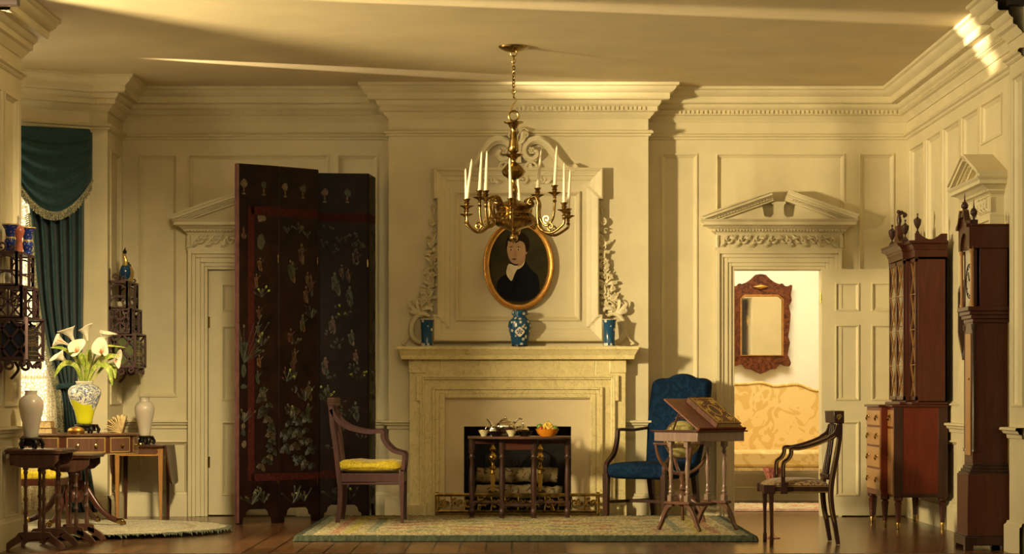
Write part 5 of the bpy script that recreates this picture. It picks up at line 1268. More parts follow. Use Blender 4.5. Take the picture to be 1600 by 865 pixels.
# small things on the drum table
t = thing('oval_box', 'small oval gilt box in front of the yellow vase', 'box', (X(119,yd-.3), yd-.3, ztw)); 
m = MB(); m.lathe([(.001,0),(.055,0),(.062,.010),(.062,.022),(.001,.022)], n=32, sy=.7); obj('body', m, M['brass'], t); m = MB(); m.lathe([(.062,.022),(.064,.025),(.055,.040),(.03,.050),(.012,.054),(.001,.056)], n=32, sy=.7); obj('lid', m, M['goldleaf'], t)
t = book((X(88,yd-.05), yd-.02, ztw), math.radians(-86), .040, .125, .17, M['bookred'], 'brown leather book lying at the bottom of the stack behind the near white vase', lying=True); t.location = (X(90,yd)-.115, yd-.12, ztw); t.rotation_euler = (0,0,0)
t.location = (X(88,yd), yd-.16, ztw)
t2 = book((X(85,yd), yd-.13, ztw+.041), 0, .050, .09, .13, M['booktan'], 'tan book lying on top of the brown leather book on the drum table', lying=True)
t = thing('open_book', 'old fanned-open paper book lying on the right of the drum table', 'book', (X(183,yd), yd-.02, ztw))
m = MB(); 
for k in range(13):
    a_ = math.radians(28+k*10.5); tw = .02*math.sin(k*2.1)
    c0 = Vector((.045,0,.004)); d_ = Vector((-math.cos(math.radians(150-k*9.5)) , 0, math.sin(math.radians(150-k*9.5))))
    l_ = .135 if k % 2 else .125
    an = math.radians(176-k*8.0); e_ = c0+Vector((math.cos(an)*l_, 0, max(.002, math.sin(an)*l_)))
    md = (c0+e_)/2+Vector((0,0,.008)); 
    m.add([tuple(c0+Vector((0,-.07,0))), tuple(c0+Vector((0,.07,0))), tuple(md+Vector((0,.075,0))), tuple(md+Vector((0,-.075,0))), tuple(e_+Vector((0,.07+tw,0))), tuple(e_+Vector((0,-.07+tw,0)))], [(0,1,2,3),(3,2,4,5)])
obj('pages', m, M['paper'], t, smooth=60, solid=.004); m = MB(); m.box(-.10,.05,-.078,.078,0,.003); obj('cover', m, M['booktan'], t)
# ------------------------------------------------------------------ yellow upholstered chair by the bay window
yb = -2.35; t = thing('side_chair', 'mahogany side chair with yellow silk seat in the bay behind the drum table', 'chair', (X(55,yb), yb, .03), math.radians(0))
zs = Z(757,yb)-.03
for x_, y_ in ((.20,-.2),(.20,.2),(-.2,-.18),(-.2,.18)):
    m = MB(); m.tube([(x_,y_,zs+.05),(x_*1.02,y_,.0)], [.021,.013], 4, sq=True); obj('leg', m, M['mahog'], t, bevel=.002)
m = MB(); m.box(-.22,.22,-.22,.22,zs,zs+.05); obj('seat_rail', m, M['mahog'], t, bevel=.004)
m = MB(); 
def fseat(u, v):
    a_ = u*2*PI; b_ = (v-.5)*PI; sg = lambda x, p: math.copysign(abs(x)**p, x)
    return (.225*sg(math.cos(b_),.4)*sg(math.cos(a_),.35), .23*sg(math.cos(b_),.4)*sg(math.sin(a_),.35), zs+.075+.045*sg(math.sin(b_),.7)+.004*math.sin(11*a_+3*b_))
m.grid(fseat, 48, 16); obj('silk_seat', m, M['yellow'], t, smooth=80)
for y_ in (-.19,.19):
    m = MB(); m.tube(bez([(-.21,y_,zs),(-.215,y_,zs+.25),(-.25,y_,zs+.52)],4), .017, 4, sq=True); obj('rear_post', m, M['mahog'], t, bevel=.002)
m = MB(); m.box(-.265,-.235,-.21,.21,zs+.46,zs+.54); obj('crest_rail', m, M['mahog'], t, bevel=.006)
for y_ in (-.09,0,.09):
    m = MB(); m.tube([(-.215,y_,zs+.05),(-.245,y_,zs+.47)], .010, 6); obj('splat', m, M['mahog'], t)
# ------------------------------------------------------------------ nest tables
def nest(px0, px1, ytf, dep, zt_, label, rb=1.0):
    """px0..px1 across the near end, dep going back"""
    w_ = X(px1,ytf)-X(px0,ytf); xc = (X(px0,ytf)+X(px1,ytf))/2
    t = thing('nest_table', label, 'table', (xc, ytf+dep/2, 0), 0, 'nest of tables')
    h = w_/2; D_ = dep/2
    m = MB(); m.box(-h,h,-D_,D_,zt_-.014,zt_); m.box(-h+.006,h-.006,-D_+.006,D_-.006,zt_-.026,zt_-.014); obj('tabletop', m, M['walnut'], t, bevel=.004)
    ap = [(-h+.03,zt_-.026),(h-.03,zt_-.026),(h-.03,zt_-.07),(h-.07,zt_-.105),(h-.13,zt_-.118),(-h+.13,zt_-.118),(-h+.07,zt_-.105),(-h+.03,zt_-.07)]
    for y_ in (-D_+.02, D_-.045): m = MB(); m.prism(ap, y_, y_+.025); obj('apron', m, M['walnut'], t, bevel=.003)
    m = MB(); m.box(-h+.03,-h+.05,-D_+.04,D_-.04,zt_-.10,zt_-.026); obj('back_rail', m, M['walnut'], t)
    o_ = .058
    for y_ in (-D_+.045, D_-.045):
        for x_ in (-o_, o_):
            m = MB(); pr = [(.012,.105),(.015,.12),(.015,.16)]
            z_ = .16
            for k in range(4):
                pr += [(.0105,z_+.01),(.0105,z_+.065),(.0155,z_+.075),(.0155,z_+.085),(.0105,z_+.095)]; z_ += (zt_-.30)/4
            pr += [(.018,zt_-.13),(.018,zt_-.10)]
            pr = sorted(pr, key=lambda a_: a_[1]); m.lathe(pr, (x_,y_,0), 12); obj('leg', m, M['walnut'], t, smooth=50)
        m = MB(); foot = bez([(-h-.0,.0),(-h+.03,.035),(-h+.09,.075),(-.08,.09),(.08,.09),(h-.09,.075),(h-.03,.035),(h,.0)],4)
        m.strip(foot, [.032+.02*math.sin(PI*i/(len(foot)-1)) for i in range(len(foot))], y_-.016, y_+.016)
        for i in range(len(m.v)): m.v[i].z = max(m.v[i].z, 0)
        obj('arched_foot', m, M['walnut'], t, smooth=40, bevel=.003)
    return t
zA = Z(701,-4.2); nest(6, 98, -4.45, .56, zA, 'larger walnut nest table with arched feet, at the left edge under the white vase')
zB = Z(711,-4.0); nest(62, 145, -3.80, .50, zB-.0, 'smaller walnut nest table pulled out to the right of the larger one')
def alab(px, y, zt_, label, hh=1):
    t = tag(obj('vase_stand', (lambda m: (stand(m, .073*hh, .074*hh), m)[1])(MB()), M['black'], loc=(X(px,y), y, zt_), smooth=50), 'black carved wooden stand under the '+label[0], 'stand', 'black vase stands')
    t = thing('alabaster_vase', label[1], 'vase', (X(px,y), y, zt_+.0745*hh), 0, 'white baluster vases')
    pr = [(0,0),(.044,0),(.048,.01),(.050,.04),(.060,.10),(.076,.17),(.083,.215),(.079,.245),(.060,.27),(.042,.282),(.039,.295),(.042,.305),(.044,.312),(.034,.312),(.030,.29),(0,.27)]
    m = MB(); m.lathe([(max(r,.0005)*hh, z*hh) for r, z in pr[:10]], n=36); obj('body', m, M['alab'], t, smooth=60); m = MB(); m.lathe([(max(r,.0005)*hh, z*hh) for r, z in pr[9:]], n=36, cap=False); obj('neck', m, M['alab'], t, smooth=60)
alab(48.5, -4.18, zA+.0005, ('near white vase on the larger nest table', 'large white translucent baluster vase on the nest table at the left edge'), .98)
# ------------------------------------------------------------------ pembroke table in the corner
yp2 = -.42; t = thing('pembroke_table', 'small drop-leaf table with satinwood legs in the far left corner', 'table', (X(225,yp2), yp2, 0)); zp = Z(694.5,yp2)
m = MB(); m.box(-.215,.19,-.26,.26,zp-.014,zp); obj('tabletop', m, M['mahog'], t, bevel=.004)
for x0, x1 in ((.19,.255),(-.265,-.215)):
    m = MB(); q = 1 if x0 > 0 else -1
    pts = bez([(-.24,zp-.004),(-.24,zp-.14),(-.21,zp-.25),(-.15,zp-.31),(.15,zp-.31),(.21,zp-.25),(.24,zp-.14),(.24,zp-.004)],4); xx = .20 if q > 0 else -.232
    m.prism(pts, xx, xx+.014, 'yz'); 
    n0 = 0
    for i in range(len(m.v)): m.v[i].x += q*(zp-m.v[i].z)*(.12 if q > 0 else .0)
    obj('drop_leaf', m, M['mahog'], t, bevel=.003)
m = MB(); m.box(-.19,.175,-.22,-.20,zp-.085,zp-.014); m.box(-.19,.175,.20,.22,zp-.085,zp-.014); m.box(-.19,-.17,-.2,.2,zp-.085,zp-.014); m.box(.155,.175,-.2,.2,zp-.085,zp-.014); obj('apron', m, M['satin'], t, bevel=.002)
m = MB(); m.prism([(-.15,zp-.03),(-.17,zp-.05),(-.15,zp-.07),(.13,zp-.07),(.15,zp-.05),(.13,zp-.03)], -.223, -.22); obj('inlaid_panel', m, M['walnut'], t)
for x_ in (-.18,.165):
    for y_ in (-.21,.21):
        m = MB(); m.tube([(x_,y_,zp-.014),(x_,y_,.0)], [.019,.010], 4, sq=True); obj('leg', m, M['satin'] if y_ < 0 else M['mahog'], t, bevel=.002)
alab(226, -.42, zp+.0005, ('far white vase on the corner drop-leaf table', 'white translucent baluster vase on the drop-leaf table in the far corner'), .98)
# ------------------------------------------------------------------ gateleg table with the tea things
yt = -1.0; zt = Z(681,yt)-KR; t = thing('gateleg_table', 'small dark gateleg table with turned legs in front of the fireplace', 'table', (X(811.5,yt), yt, KR))
hx = (X(892,yt)-X(731,yt))/2
m = MB(); m.lathe([(.001,-.018),(.985,-.018),(1,-.012),(1,-.004),(.985,0),(.001,0)], (0,0,0), 64)
for v in m.v: v.x *= hx; v.y *= .27; v.z += zt
n_ = len(m.v)
for v in m.v: v.x = math.copysign(min(abs(v.x)*1.04, hx), v.x)
obj('tabletop', m, M['walnut'], t, smooth=40)
def turned(m, x, y, z0, z1, r=.018, blocks=((.0,.0),)):
    h = z1-z0; pr = [(r*.8,0),(r*1.1,.015),(r*.7,.04),(r*1.2,.07),(r*1.2,.12),(r*.7,.14),(r*.75,.20),(r*1.0,.32),(r*1.15,.45),(r*.95,.62),(r*.7,.74),(r*1.2,.77),(r*.8,.80),(r*1.15,.83),(r*1.15,1.0)]
    m.lathe([(a_, z0+b_*h) for a_, b_ in pr], (x,y,0), 14)
for x_, y_ in ((-.135,-.12),(.112,-.12),(-.135,.12),(.112,.12),(-.37,-.04),(.375,-.04)):
    m = MB(); turned(m, x_, y_, 0, zt-.018, .021); m.obox((x_,y_,.11), (.036,.036,.05)); m.obox((x_,y_,zt-.06), (.038,.038,.08)); obj('leg', m, M['darkwood'], t, smooth=45)
m = MB(); m.box(-.135,.112,-.13,-.11,zt-.105,zt-.018); m.box(-.135,.112,.11,.13,zt-.105,zt-.018); m.box(-.145,-.125,-.11,.11,zt-.105,zt-.018); m.box(.102,.122,-.11,.11,zt-.105,zt-.018); obj('apron', m, M['mahog'], t, bevel=.003)
for pts in (((-.135,-.12,.11),(.112,-.12,.11)),((-.135,.12,.11),(.112,.12,.11)),((-.37,-.04,.13),(-.135,-.04,.13)),((.375,-.04,.13),(.112,-.04,.13)),((-.135,-.12,.11),(-.135,.12,.11)),((.112,-.12,.11),(.112,.12,.11))):
    m = MB(); a_, b_ = Vector(pts[0]), Vector(pts[1]); P_ = [a_.lerp(b_, k/10) for k in range(11)]; m.tube(P_, [.010,.012,.016,.010,.014,.017,.014,.010,.016,.012,.010], 10); obj('stretcher', m, M['darkwood'], t, smooth=60)
for q in (-1, 1): m = MB(); m.box(*sorted((q*.36,q*.15)),-.05,-.03,zt-.06,zt-.03); obj('gate_rail', m, M['mahog'], t, bevel=.002)
ZT = zt+KR+.0005
def onT(px, dy=0): return (X(px,yt+dy), yt+dy, ZT)
# tea set
t = thing('teapot', 'silver teapot with curved spout and finial lid on the gateleg table', 'teapot', onT(790,.06))
m = MB(); m.lathe([(.001,0),(.04,0),(.045,.006),(.035,.014),(.06,.03),(.084,.06),(.085,.08),(.07,.10),(.045,.112),(.001,.114)], n=36, sy=.75, flute=0); obj('body', m, M['silver'], t, smooth=60)
m = MB(); m.lathe([(.046,.111),(.05,.115),(.035,.13),(.015,.138),(.005,.142),(.010,.148),(.004,.156),(.001,.158)], n=28, sy=.75); obj('lid', m, M['silver'], t, smooth=60)
m = MB(); m.tube(bez([(-.07,0,.055),(-.105,0,.07),(-.12,0,.105),(-.145,0,.135)],5), [.016-.0005*i for i in range(16)], 10); obj('spout', m, M['silver'], t)
m = MB(); m.tube(bez([(.07,0,.10),(.10,0,.135),(.135,0,.125),(.13,0,.08),(.08,0,.045)],5), .006, 8); obj('handle', m, M['silver'], t)
t = thing('sugar_bowl', 'small silver covered bowl right of the teapot on the gateleg table', 'bowl', onT(817,.05)); m = MB(); m.lathe([(.001,0),(.025,0),(.02,.012),(.045,.035),(.05,.05),(.035,.066),(.001,.068)], n=28); obj('body', m, M['silver'], t, smooth=60); m = MB(); m.lathe([(.036,.065),(.03,.078),(.008,.085),(.008,.095),(.001,.098)], n=24); obj('lid', m, M['silver'], t)
m = MB(); m.tube(bez([(-.045,0,.055),(-.07,0,.08),(-.085,0,.105),(-.06,0,.11)],4), .005, 8); obj('handle', m, M['silver'], t)
t = thing('cream_jug', 'small silver cream jug left of the teapot on the gateleg table', 'jug', onT(770,.0)); m = MB(); m.lathe([(.001,0),(.02,0),(.018,.01),(.035,.03),(.036,.045),(.024,.062),(.028,.075),(.024,.075),(.001,.05)], n=24); obj('body', m, M['silver'], t, smooth=60); m = MB(); m.tube(bez([(-.022,0,.068),(-.05,0,.07),(-.055,0,.045),(-.033,0,.03)],4), .004, 8); obj('handle', m, M['silver'], t)
cup = [(0,0),(.02,0),(.022,.005),(.022,.01),(.036,.03),(.044,.048),(.041,.048),(.03,.025),(0,.012)]
for px_, dy, lab in ((756,-.12,'cream painted tea bowl at the left of the gateleg table'),(799,-.15,'cream painted tea bowl in front of the teapot')):
    lathed('tea_bowl', lab, 'cup', onT(px_,dy), cup, pattern('painted_cream_glaze_%d' % px_, (.62,.56,.33), (.40,.16,.06), 30, .2, .2, .03, 0, 'dots', bmp=0), 'tea bowls on the gateleg table', parts=(('rim', [(.0415,.045),(.0452,.045),(.0452,.0495),(.0415,.0495)], M['gilt']),))
for px_, dy, lab in ((775,-.10,'black footed dish left of the front tea bowl'),(820,-.08,'black footed dish between the tea bowl and the fruit bowl')):
    lathed('dish', lab, 'dish', onT(px_,dy), [(0,0),(.03,0),(.032,.006),(.05,.02),(.058,.038),(.062,.04),(.055,.04),(.04,.02),(0,.012)], M['black'], 'black dishes on the gateleg table')
t = thing('fruit_bowl', 'orange glazed bowl piled with grapes at the right of the gateleg table', 'bowl', onT(855,-.04)); FB = Vector(onT(855,-.04))
m = MB(); m.lathe([(.001,0),(.055,0),(.06,.008),(.075,.02),(.088,.05),(.094,.056),(.086,.056),(.072,.03),(.001,.025)], n=36); obj('bowl', m, M['bowl'], t, smooth=50)
def grapes(c, n, label, seed, sx, sz):
    rnd = random.Random(seed); t = thing('grape_bunch', label, 'fruit', FB+Vector(c)); m = MB()
    for k in range(n):
        a_, r_ = rnd.uniform(0,2*PI), rnd.uniform(0,1)**.5; z_ = (1-r_**2)*sz*rnd.uniform(.6,1)+.004
        m.ball((math.cos(a_)*r_*sx, math.sin(a_)*r_*sx*.7, z_), .0115, n=8)
    tag(obj('grape', m, M['grape'], t), kind='stuff'); m = MB(); m.tube([(0,0,sz),(.01,0,sz+.02)], .003, 6); obj('stalk', m, M['stem'], t)
grapes((.005,-.0,.045), 85, 'heap of golden grapes in the orange bowl', 2, .052, .058)
for (dx_, dz_, dy_, r_, mt, lab) in ((-.048,.058,-.018,.019,'red','red fruit at the left of the orange bowl in front of the green one'),(-.058,.072,.025,.024,'greenf','green fruit at the left edge of the orange bowl'),(.062,.062,.0,.020,'greenf','green fruit at the right edge of the orange bowl')):
    t = thing('fruit', lab, 'fruit', FB+Vector((dx_,dy_,dz_-r_*.9))); m = MB(); m.lathe([(.001,.1*r_),(.5*r_,0),(.9*r_,.5*r_),(r_,r_),(.85*r_,1.6*r_),(.4*r_,1.9*r_),(.001,1.75*r_)], n=16); obj('flesh', m, M[mt], t, smooth=80); m = MB(); m.tube([(0,0,1.75*r_),(.003,0,2.2*r_)], .0015, 5); obj('stalk', m, M['stem'], t)
# ------------------------------------------------------------------ blue upholstered armchair
t = thing('lolling_chair', 'high-backed mahogany armchair in dark blue damask beside the fireplace', 'chair', (1.125, -.70, .032), math.radians(-36))
wf, db = .27, .27
for x_, y_, k in ((-wf,-db,0),(wf,-db,0),(-.21,db,.06),(.21,db,.06)):
    m = MB(); m.tube([(x_,y_,.34),(x_*1.0,y_+k,.0 if y_ < 0 else -.031)], [.024,.017], 4, sq=True); obj('leg', m, M['darkwood'], t, bevel=.003)
m = MB()
for a_, b_ in (((-wf,-db,.12),(-.21,db+.03,.12)),((wf,-db,.12),(.21,db+.03,.12)),((-.24,0,.12),(.24,0,.12)),((-.21,db+.03,.15),(.21,db+.03,.15))): m.tube([a_,b_], [(.012,.009),(.012,.009)], 4, sq=True)
obj('stretcher', m, M['darkwood'], t)
m = MB(); 
def sg(x, p): return math.copysign(abs(x)**p, x)
def seatf(u, v):
    a_ = u*2*PI; b_ = (v-.5)*PI; cx = sg(math.cos(b_),.30)*sg(math.cos(a_),.18); cy = sg(math.cos(b_),.30)*sg(math.sin(a_),.18)
    return (cx*(.288-.03*(cy+1)/2), cy*.285, .365+.065*sg(math.sin(b_),.6)+(.012*(1-cx*cx)*(1-cy*cy) if b_ > 0 else 0))
m.grid(seatf, 56, 20); obj('seat', m, M['blue'], t, smooth=70)
hb = [(-.225,.33),(.225,.33),(.262,.75),(.262,1.06),(.245,1.115),(.20,1.135),(.12,1.14),(.06,1.165),(0,1.175),(-.06,1.165),(-.12,1.14),(-.20,1.135),(-.245,1.115),(-.262,1.06),(-.262,.75)]
m = MB(); hb2 = bez(hb[2:]+[hb[0]], 3); pts = [hb[0], hb[1]]+bez(hb[2:], 3)
def back(sc_, y): return [((x*sc_), y+(z-.33)*.20, .33+(z-.33)*(1-(1-sc_)*.4)*.955) for x, z in pts]
rings = [back(.93,.215), back(.985,.225), back(1,.25), back(1,.29), back(.985,.315), back(.94,.325)]; n_ = len(pts)
for r in rings: m.v += [Vector(p) for p in r]
for i in range(5):
    for k in range(n_): m.f.append([i*n_+k, i*n_+(k+1)%n_, (i+1)*n_+(k+1)%n_, (i+1)*n_+k]); m.m.append(0)
m.f.append(list(range(n_-1,-1,-1))); m.m.append(0); m.f.append([5*n_+k for k in range(n_)]); m.m.append(0)
obj('backrest', m, M['blue'], t, smooth=60)
for q in (-1, 1):
    m = MB(); p = bez([(q*.25,.30,.70),(q*.27,.12,.685),(q*.285,-.03,.69),(q*.288,-.09,.685)],5); m.tube(p, [(.013,.018)]*len(p), 8); 
    p = bez([(q*.288,-.085,.685),(q*.285,-.10,.60),(q*.28,-.15,.50),(q*.275,-.245,.435),(q*.272,-.27,.40),(q*.272,-.27,.33)],5); m.tube(p, [(.015,.015)]*len(p), 4, sq=True, up=(1,0,0)); obj('arm', m, M['darkwood'], t, smooth=50)
# ------------------------------------------------------------------ globe on stand
yg = -1.62; s_ = sc(yg); gx_ = X(1066,yg); gz = Z(686,yg)
t = thing('globe_stand', 'wooden floor stand with ring and curved supports for the globe', 'stand', (gx_, yg, KR)); k0 = KR
rr = X(1111,yg)-gx_; zr = Z(692,yg)-k0
m = MB(); m.lathe([(rr-.045,zr-.010),(rr,zr-.010),(rr+.003,zr-.004),(rr,zr+.004),(rr-.045,zr+.004),(rr-.045,zr-.010)], n=48, cap=False); obj('horizon_ring', m, M['walnut'], t, smooth=40)
zj = Z(738,yg)-k0
for k in range(4):
    a_ = k*PI/2+.25; p = [((rr-.012)*math.cos(b_)*math.cos(a_), (rr-.012)*math.cos(b_)*math.sin(a_), zr-.01-(zr-zj)*math.sin(b_)) for b_ in [PI/2*j/10 for j in range(11)]]
    m = MB(); m.tube(p, [(.010,.013)]*11, 8); obj('curved_support', m, M['walnut'], t, smooth=60)
m = MB(); m.lathe([(.001,.14),(.03,.14),(.036,.17),(.034,.22),(.018,.24),(.03,.255),(.024,.27),(.016,.30),(.026,.33),(.02,.35),(.03,zj-.01),(.02,zj+.01),(.001,zj+.012)], n=20); obj('pedestal', m, M['walnut'], t, smooth=50)
for an in (205,-30,85):
    a_ = math.radians(an); c, s__ = math.cos(a_), math.sin(a_); p = bez([(.02,.17),(.07,.175),(.12,.14),(.165,.06),(.18,.012)],5)
    m = MB(); m.tube([(r_*c, r_*s__, z_) for r_, z_ in p], [(.017,.012)]*len(p), 8); obj('leg', m, M['walnut'], t, smooth=50)
t = thing('globe', 'brownish green library globe in its wooden stand behind the reading stand', 'globe', (gx_, yg, gz)); R0 = .142
m = MB(); m.ball((0,0,0), R0, n=40, M=Matrix.Rotation(.4,3,'Y')); obj('sphere', m, M['mapwood'], t, smooth=80)
m = MB(); p = [((R0+.012)*math.cos(a_), .0, (R0+.012)*math.sin(a_)) for a_ in [2*PI*k/48 for k in range(48)]]; R = Matrix.Rotation(.5,3,'Z'); m.tube([tuple(R@Vector(q)) for q in p], [(.006,.003)]*48, 6, closed=True); m.tube([(-.05,0,R0+.012),(-.03,0,R0+.03),(.01,0,R0+.028),(.035,0,R0+.012)], .010, 8); obj('meridian_ring', m, M['walnut'], t)
# ------------------------------------------------------------------ reading stand
yr = -2.75; an = math.radians(41); t = thing('reading_stand', 'mahogany reading table with raised sloping top on four turned columns', 'table', (X(1092.5,yr), yr, KR), an)
zt = Z(674,yr)-KR; A, B = .235, .215
m = MB(); m.box(-A,A,-B,B,zt-.066,zt); obj('box_frieze', m, M['sheenwood'], t, bevel=.002)
m = MB(); m.box(-A-.02,A+.02,-B-.02,B+.02,zt,zt+.011); obj('tabletop', m, M['mahog'], t, bevel=.004)
sl = .56; L_ = .40
T = Matrix.Translation((0,-B+.0,zt+.013)) @ Matrix.Rotation(sl,4,'X')
m = MB(); m.box(-A,A,0,L_,0,.012); m.mat(T); lid = obj('sloping_top', m, M['lid'], t, bevel=.003)
m = MB(); m.box(-A,A,-.012,.0,-.004,.026); m.mat(T); obj('book_ledge', m, M['redmahog'], lid, bevel=.003)
m = MB(); m.box(-.10,.10,.18,.19,zt+.01,zt+.10) if False else m.tube([(-.1,.16,zt+.011),(-.1,L_*math.cos(sl)*.85-B,zt+.013+L_*math.sin(sl)*.85)], .007, 6); m.tube([(.1,.16,zt+.011),(.1,L_*math.cos(sl)*.85-B,zt+.013+L_*math.sin(sl)*.85)], .007, 6); obj('prop', m, M['mahog'], t)
def col(m, x, y, z0, z1):
    h = z1-z0; pr = [(.019,.0),(.013,.08),(.017,.10),(.012,.12),(.019,.15),(.012,.19),(.017,.22),(.012,.25),(.011,.28),(.013,.36),(.018,.52),(.013,.66),(.010,.72),(.016,.76),(.011,.79),(.017,.83),(.011,.86),(.016,.89),(.019,.94),(.019,1)]
    m.lathe([(r, z0+b_*h) for r, b_ in pr], (x,y,0), 16); m.obox((x,y,z0+.02), (.036,.036,.045)); m.obox((x,y,z1-.02), (.036,.036,.04))
for x_ in (-.20,.17):
    for y_ in (-.082,.082):
        m = MB(); col(m, x_, y_, .215, zt-.066); obj('column', m, M['sheenwood'], t, smooth=50)
    m = MB(); m.box(x_-.03,x_+.03,-.125,.125,.195,.216); obj('platform', m, M['walnut'], t, bevel=.005)
    for y_ in (-1, 1):
        m = MB(); p = bez([(y_*.06,.195),(y_*.10,.18),(y_*.145,.12),(y_*.175,.06),(y_*.205,.012)],5); m.strip(p, [.034-.0008*i for i in range(len(p))], x_-.014, x_+.014, 'yz')
        for v in m.v: v.z = max(v.z, 0)
        obj('splayed_foot', m, M['walnut'], t, smooth=40, bevel=.003)
m = MB(); P_ = [(-.20+.37*k/14, 0, .190) for k in range(15)]; m.tube(P_, [.010,.012,.017,.010,.014,.017,.012,.010,.012,.017,.014,.010,.017,.012,.010], 12); obj('stretcher', m, M['walnut'], t, smooth=60)
bk = thing('large_book', 'thick brown leather book with gilt scrollwork lying on the sloping top', 'book', (0,0,0)); 
bk.matrix_world = Matrix.Translation((X(1092.5,yr), yr, KR)) @ Matrix.Rotation(an,4,'Z') @ T @ Matrix.Translation((-.06,.002,.013))
bw, bl, bt = .24, .345, .042
m = MB(); m.box(0,bw,0,bl,0,.004); m.box(0,bw,0,bl,bt-.004,bt); m.box(0,.006,0,bl,0,bt); cv = obj('cover', m, M['bookred'], bk, smooth=0)
m = MB(); m.box(.006,bw-.004,.004,bl-.004,.004,bt-.004); obj('pages', m, M['paper'], bk, smooth=0)
m = MB(); zz_ = bt+.0006
for e_ in (.012,.022): m.tube([(e_,e_,zz_),(bw-e_,e_,zz_),(bw-e_,bl-e_,zz_),(e_,bl-e_,zz_)], .0015, 4, closed=True)
m.tube([(bw/2+.042*math.cos(a_), bl/2+.068*math.sin(a_), zz_) for a_ in [2*PI*k/28 for k in range(28)]], .0028, 5, closed=True)
for qx in (-1,1):
    for qy in (-1,1):
        c_ = (bw/2+qx*.062, bl/2+qy*.105)
        for r_, a0, tn in ((.030,0,1.3),(.020,2,-1.2),(.024,4,1.1)):
            m.tube([(a_, b_, zz_) for a_, b_ in spiral((c_[0]+r_*.3*math.cos(a0), c_[1]+r_*.5*math.sin(a0)), r_, .004, a0*qx, tn*qy, 16)], .0026, 4)
        for k in range(5): a_ = k*1.3; m.ball((c_[0]+.025*math.cos(a_), c_[1]+.04*math.sin(a_), zz_), .006, 1,1,.3, 6)
    m.tube([(a_, b_, zz_) for a_, b_ in spiral((bw/2+qx*.075, bl/2), .026, .005, PI/2, qx*1.3, 16)], .0028, 4)
obj('gilt_tooling', m, M['gilt'], bk)
# ------------------------------------------------------------------ secretary bookcase on the right wall; local x = into the room (negative world x), local y along the wall
t = thing('secretary_bookcase', 'tall mahogany breakfront bookcase on a chest of drawers against the right wall', 'bookcase', (3.238, -1.36, 0))
def wx(x): return x-3.25
hy = .645; cyh = .36
xf, xc = 2.84, 2.785                                              # lower case: wing front, centre front
zl0, zl1 = .237, .905
m = MB(); m.box(wx(xf), -.012, -hy, hy, zl0, zl1); m.box(wx(xc), wx(xf), -cyh, cyh, zl0, zl1); obj('lower_case', m, M['redmahog'], t, bevel=.003)
m = MB(); 
for x0, x1 in ((wx(xf)-.002, wx(xf)+.065), (-.085,-.014)): m.box(x0, x1, -hy-.004, -hy, zl0, zl1)
m.box(wx(xf)+.065,-.085,-hy-.003,-hy,zl0,zl0+.03); obj('corner_stiles', m, M['darkwood'], t, bevel=.002)
top = [(wx(xf)-.02,-hy-.012),(-.012,-hy-.012),(-.012,hy+.012),(wx(xf)-.02,hy+.012),(wx(xf)-.02,cyh+.012),(wx(xc)-.02,cyh+.012),(wx(xc)-.02,-cyh-.012),(wx(xf)-.02,-cyh-.012)]
m = MB(); m.prism(top, zl1, zl1+.018, 'xy'); obj('chest_top', m, M['mahog'], t, bevel=.004)
def pull(par, x, y, z):
    m = MB(); m.lathe([(.001,0),(.016,0),(.014,.004),(.001,.006)], (x,y,z+.012), 12, Matrix.Rotation(-PI/2,3,'Y')); m.ball((x-.010,y,z+.014), .008, n=8); m.tube([(x-.012,y,z+.012),(x-.016,y,z-.006),(x-.012,y,z-.022)], [.004,.009,.003], 8); obj('drop_handle', m, M['oldbrass'], par)
hs = [.125,.145,.165,.165]; z_ = zl1-.02
for k, h_ in enumerate(hs):
    m = MB(); m.box(wx(xc)-.008, wx(xc)+.004, -cyh+.02, cyh-.02, z_-h_+.006, z_-.006); d_ = obj('drawer', m, M['satin'], t, bevel=.003)
    for y_ in (-cyh+.14, cyh-.14): pull(d_, wx(xc)-.009, y_, z_-h_/2)
    z_ -= h_+.004
for q in (-1, 1):
    a_, b_ = sorted((q*(cyh+.02), q*(hy-.02)))
    m = MB(); m.box(wx(xf)-.008, wx(xf)+.004, a_, b_, zl1-.145, zl1-.02); d_ = obj('drawer', m, M['satin'], t, bevel=.003); pull(d_, wx(xf)-.009, (a_+b_)/2, zl1-.08)
    m = MB(); m.box(wx(xf)-.008, wx(xf)+.004, a_, b_, zl0+.02, zl1-.16); d_ = obj('cupboard_door', m, M['satin'], t, bevel=.003); m = MB(); m.lathe([(.001,0),(.008,0),(.008,.005),(.001,.006)], (wx(xf)-.009, b_-.03 if q < 0 else a_+.03, .55), 10, Matrix.Rotation(-PI/2,3,'Y')); obj('keyhole', m, M['oldbrass'], d_)
for x_, y_ in ((wx(xf)+.035,-hy+.035),(-.045,-hy+.035),(wx(xf)+.035,hy-.035),(-.045,hy-.035),(wx(xc)+.035,-cyh+.03),(wx(xc)+.035,cyh-.03)):
    m = MB(); m.lathe([(.012,0),(.014,.002),(.017,.055),(.026,.18),(.030,.19),(.024,.20),(.020,.205),(.034,.215),(.034,.237),(.001,.237)], (x_,y_,0), 16); lg = obj('leg', m, M['mahog'], t, smooth=40); m = MB(); m.lathe([(.0132,0),(.0148,.002),(.0180,.045),(.0165,.05)], (x_,y_,0), 16); obj('brass_shoe', m, M['oldbrass'], lg)
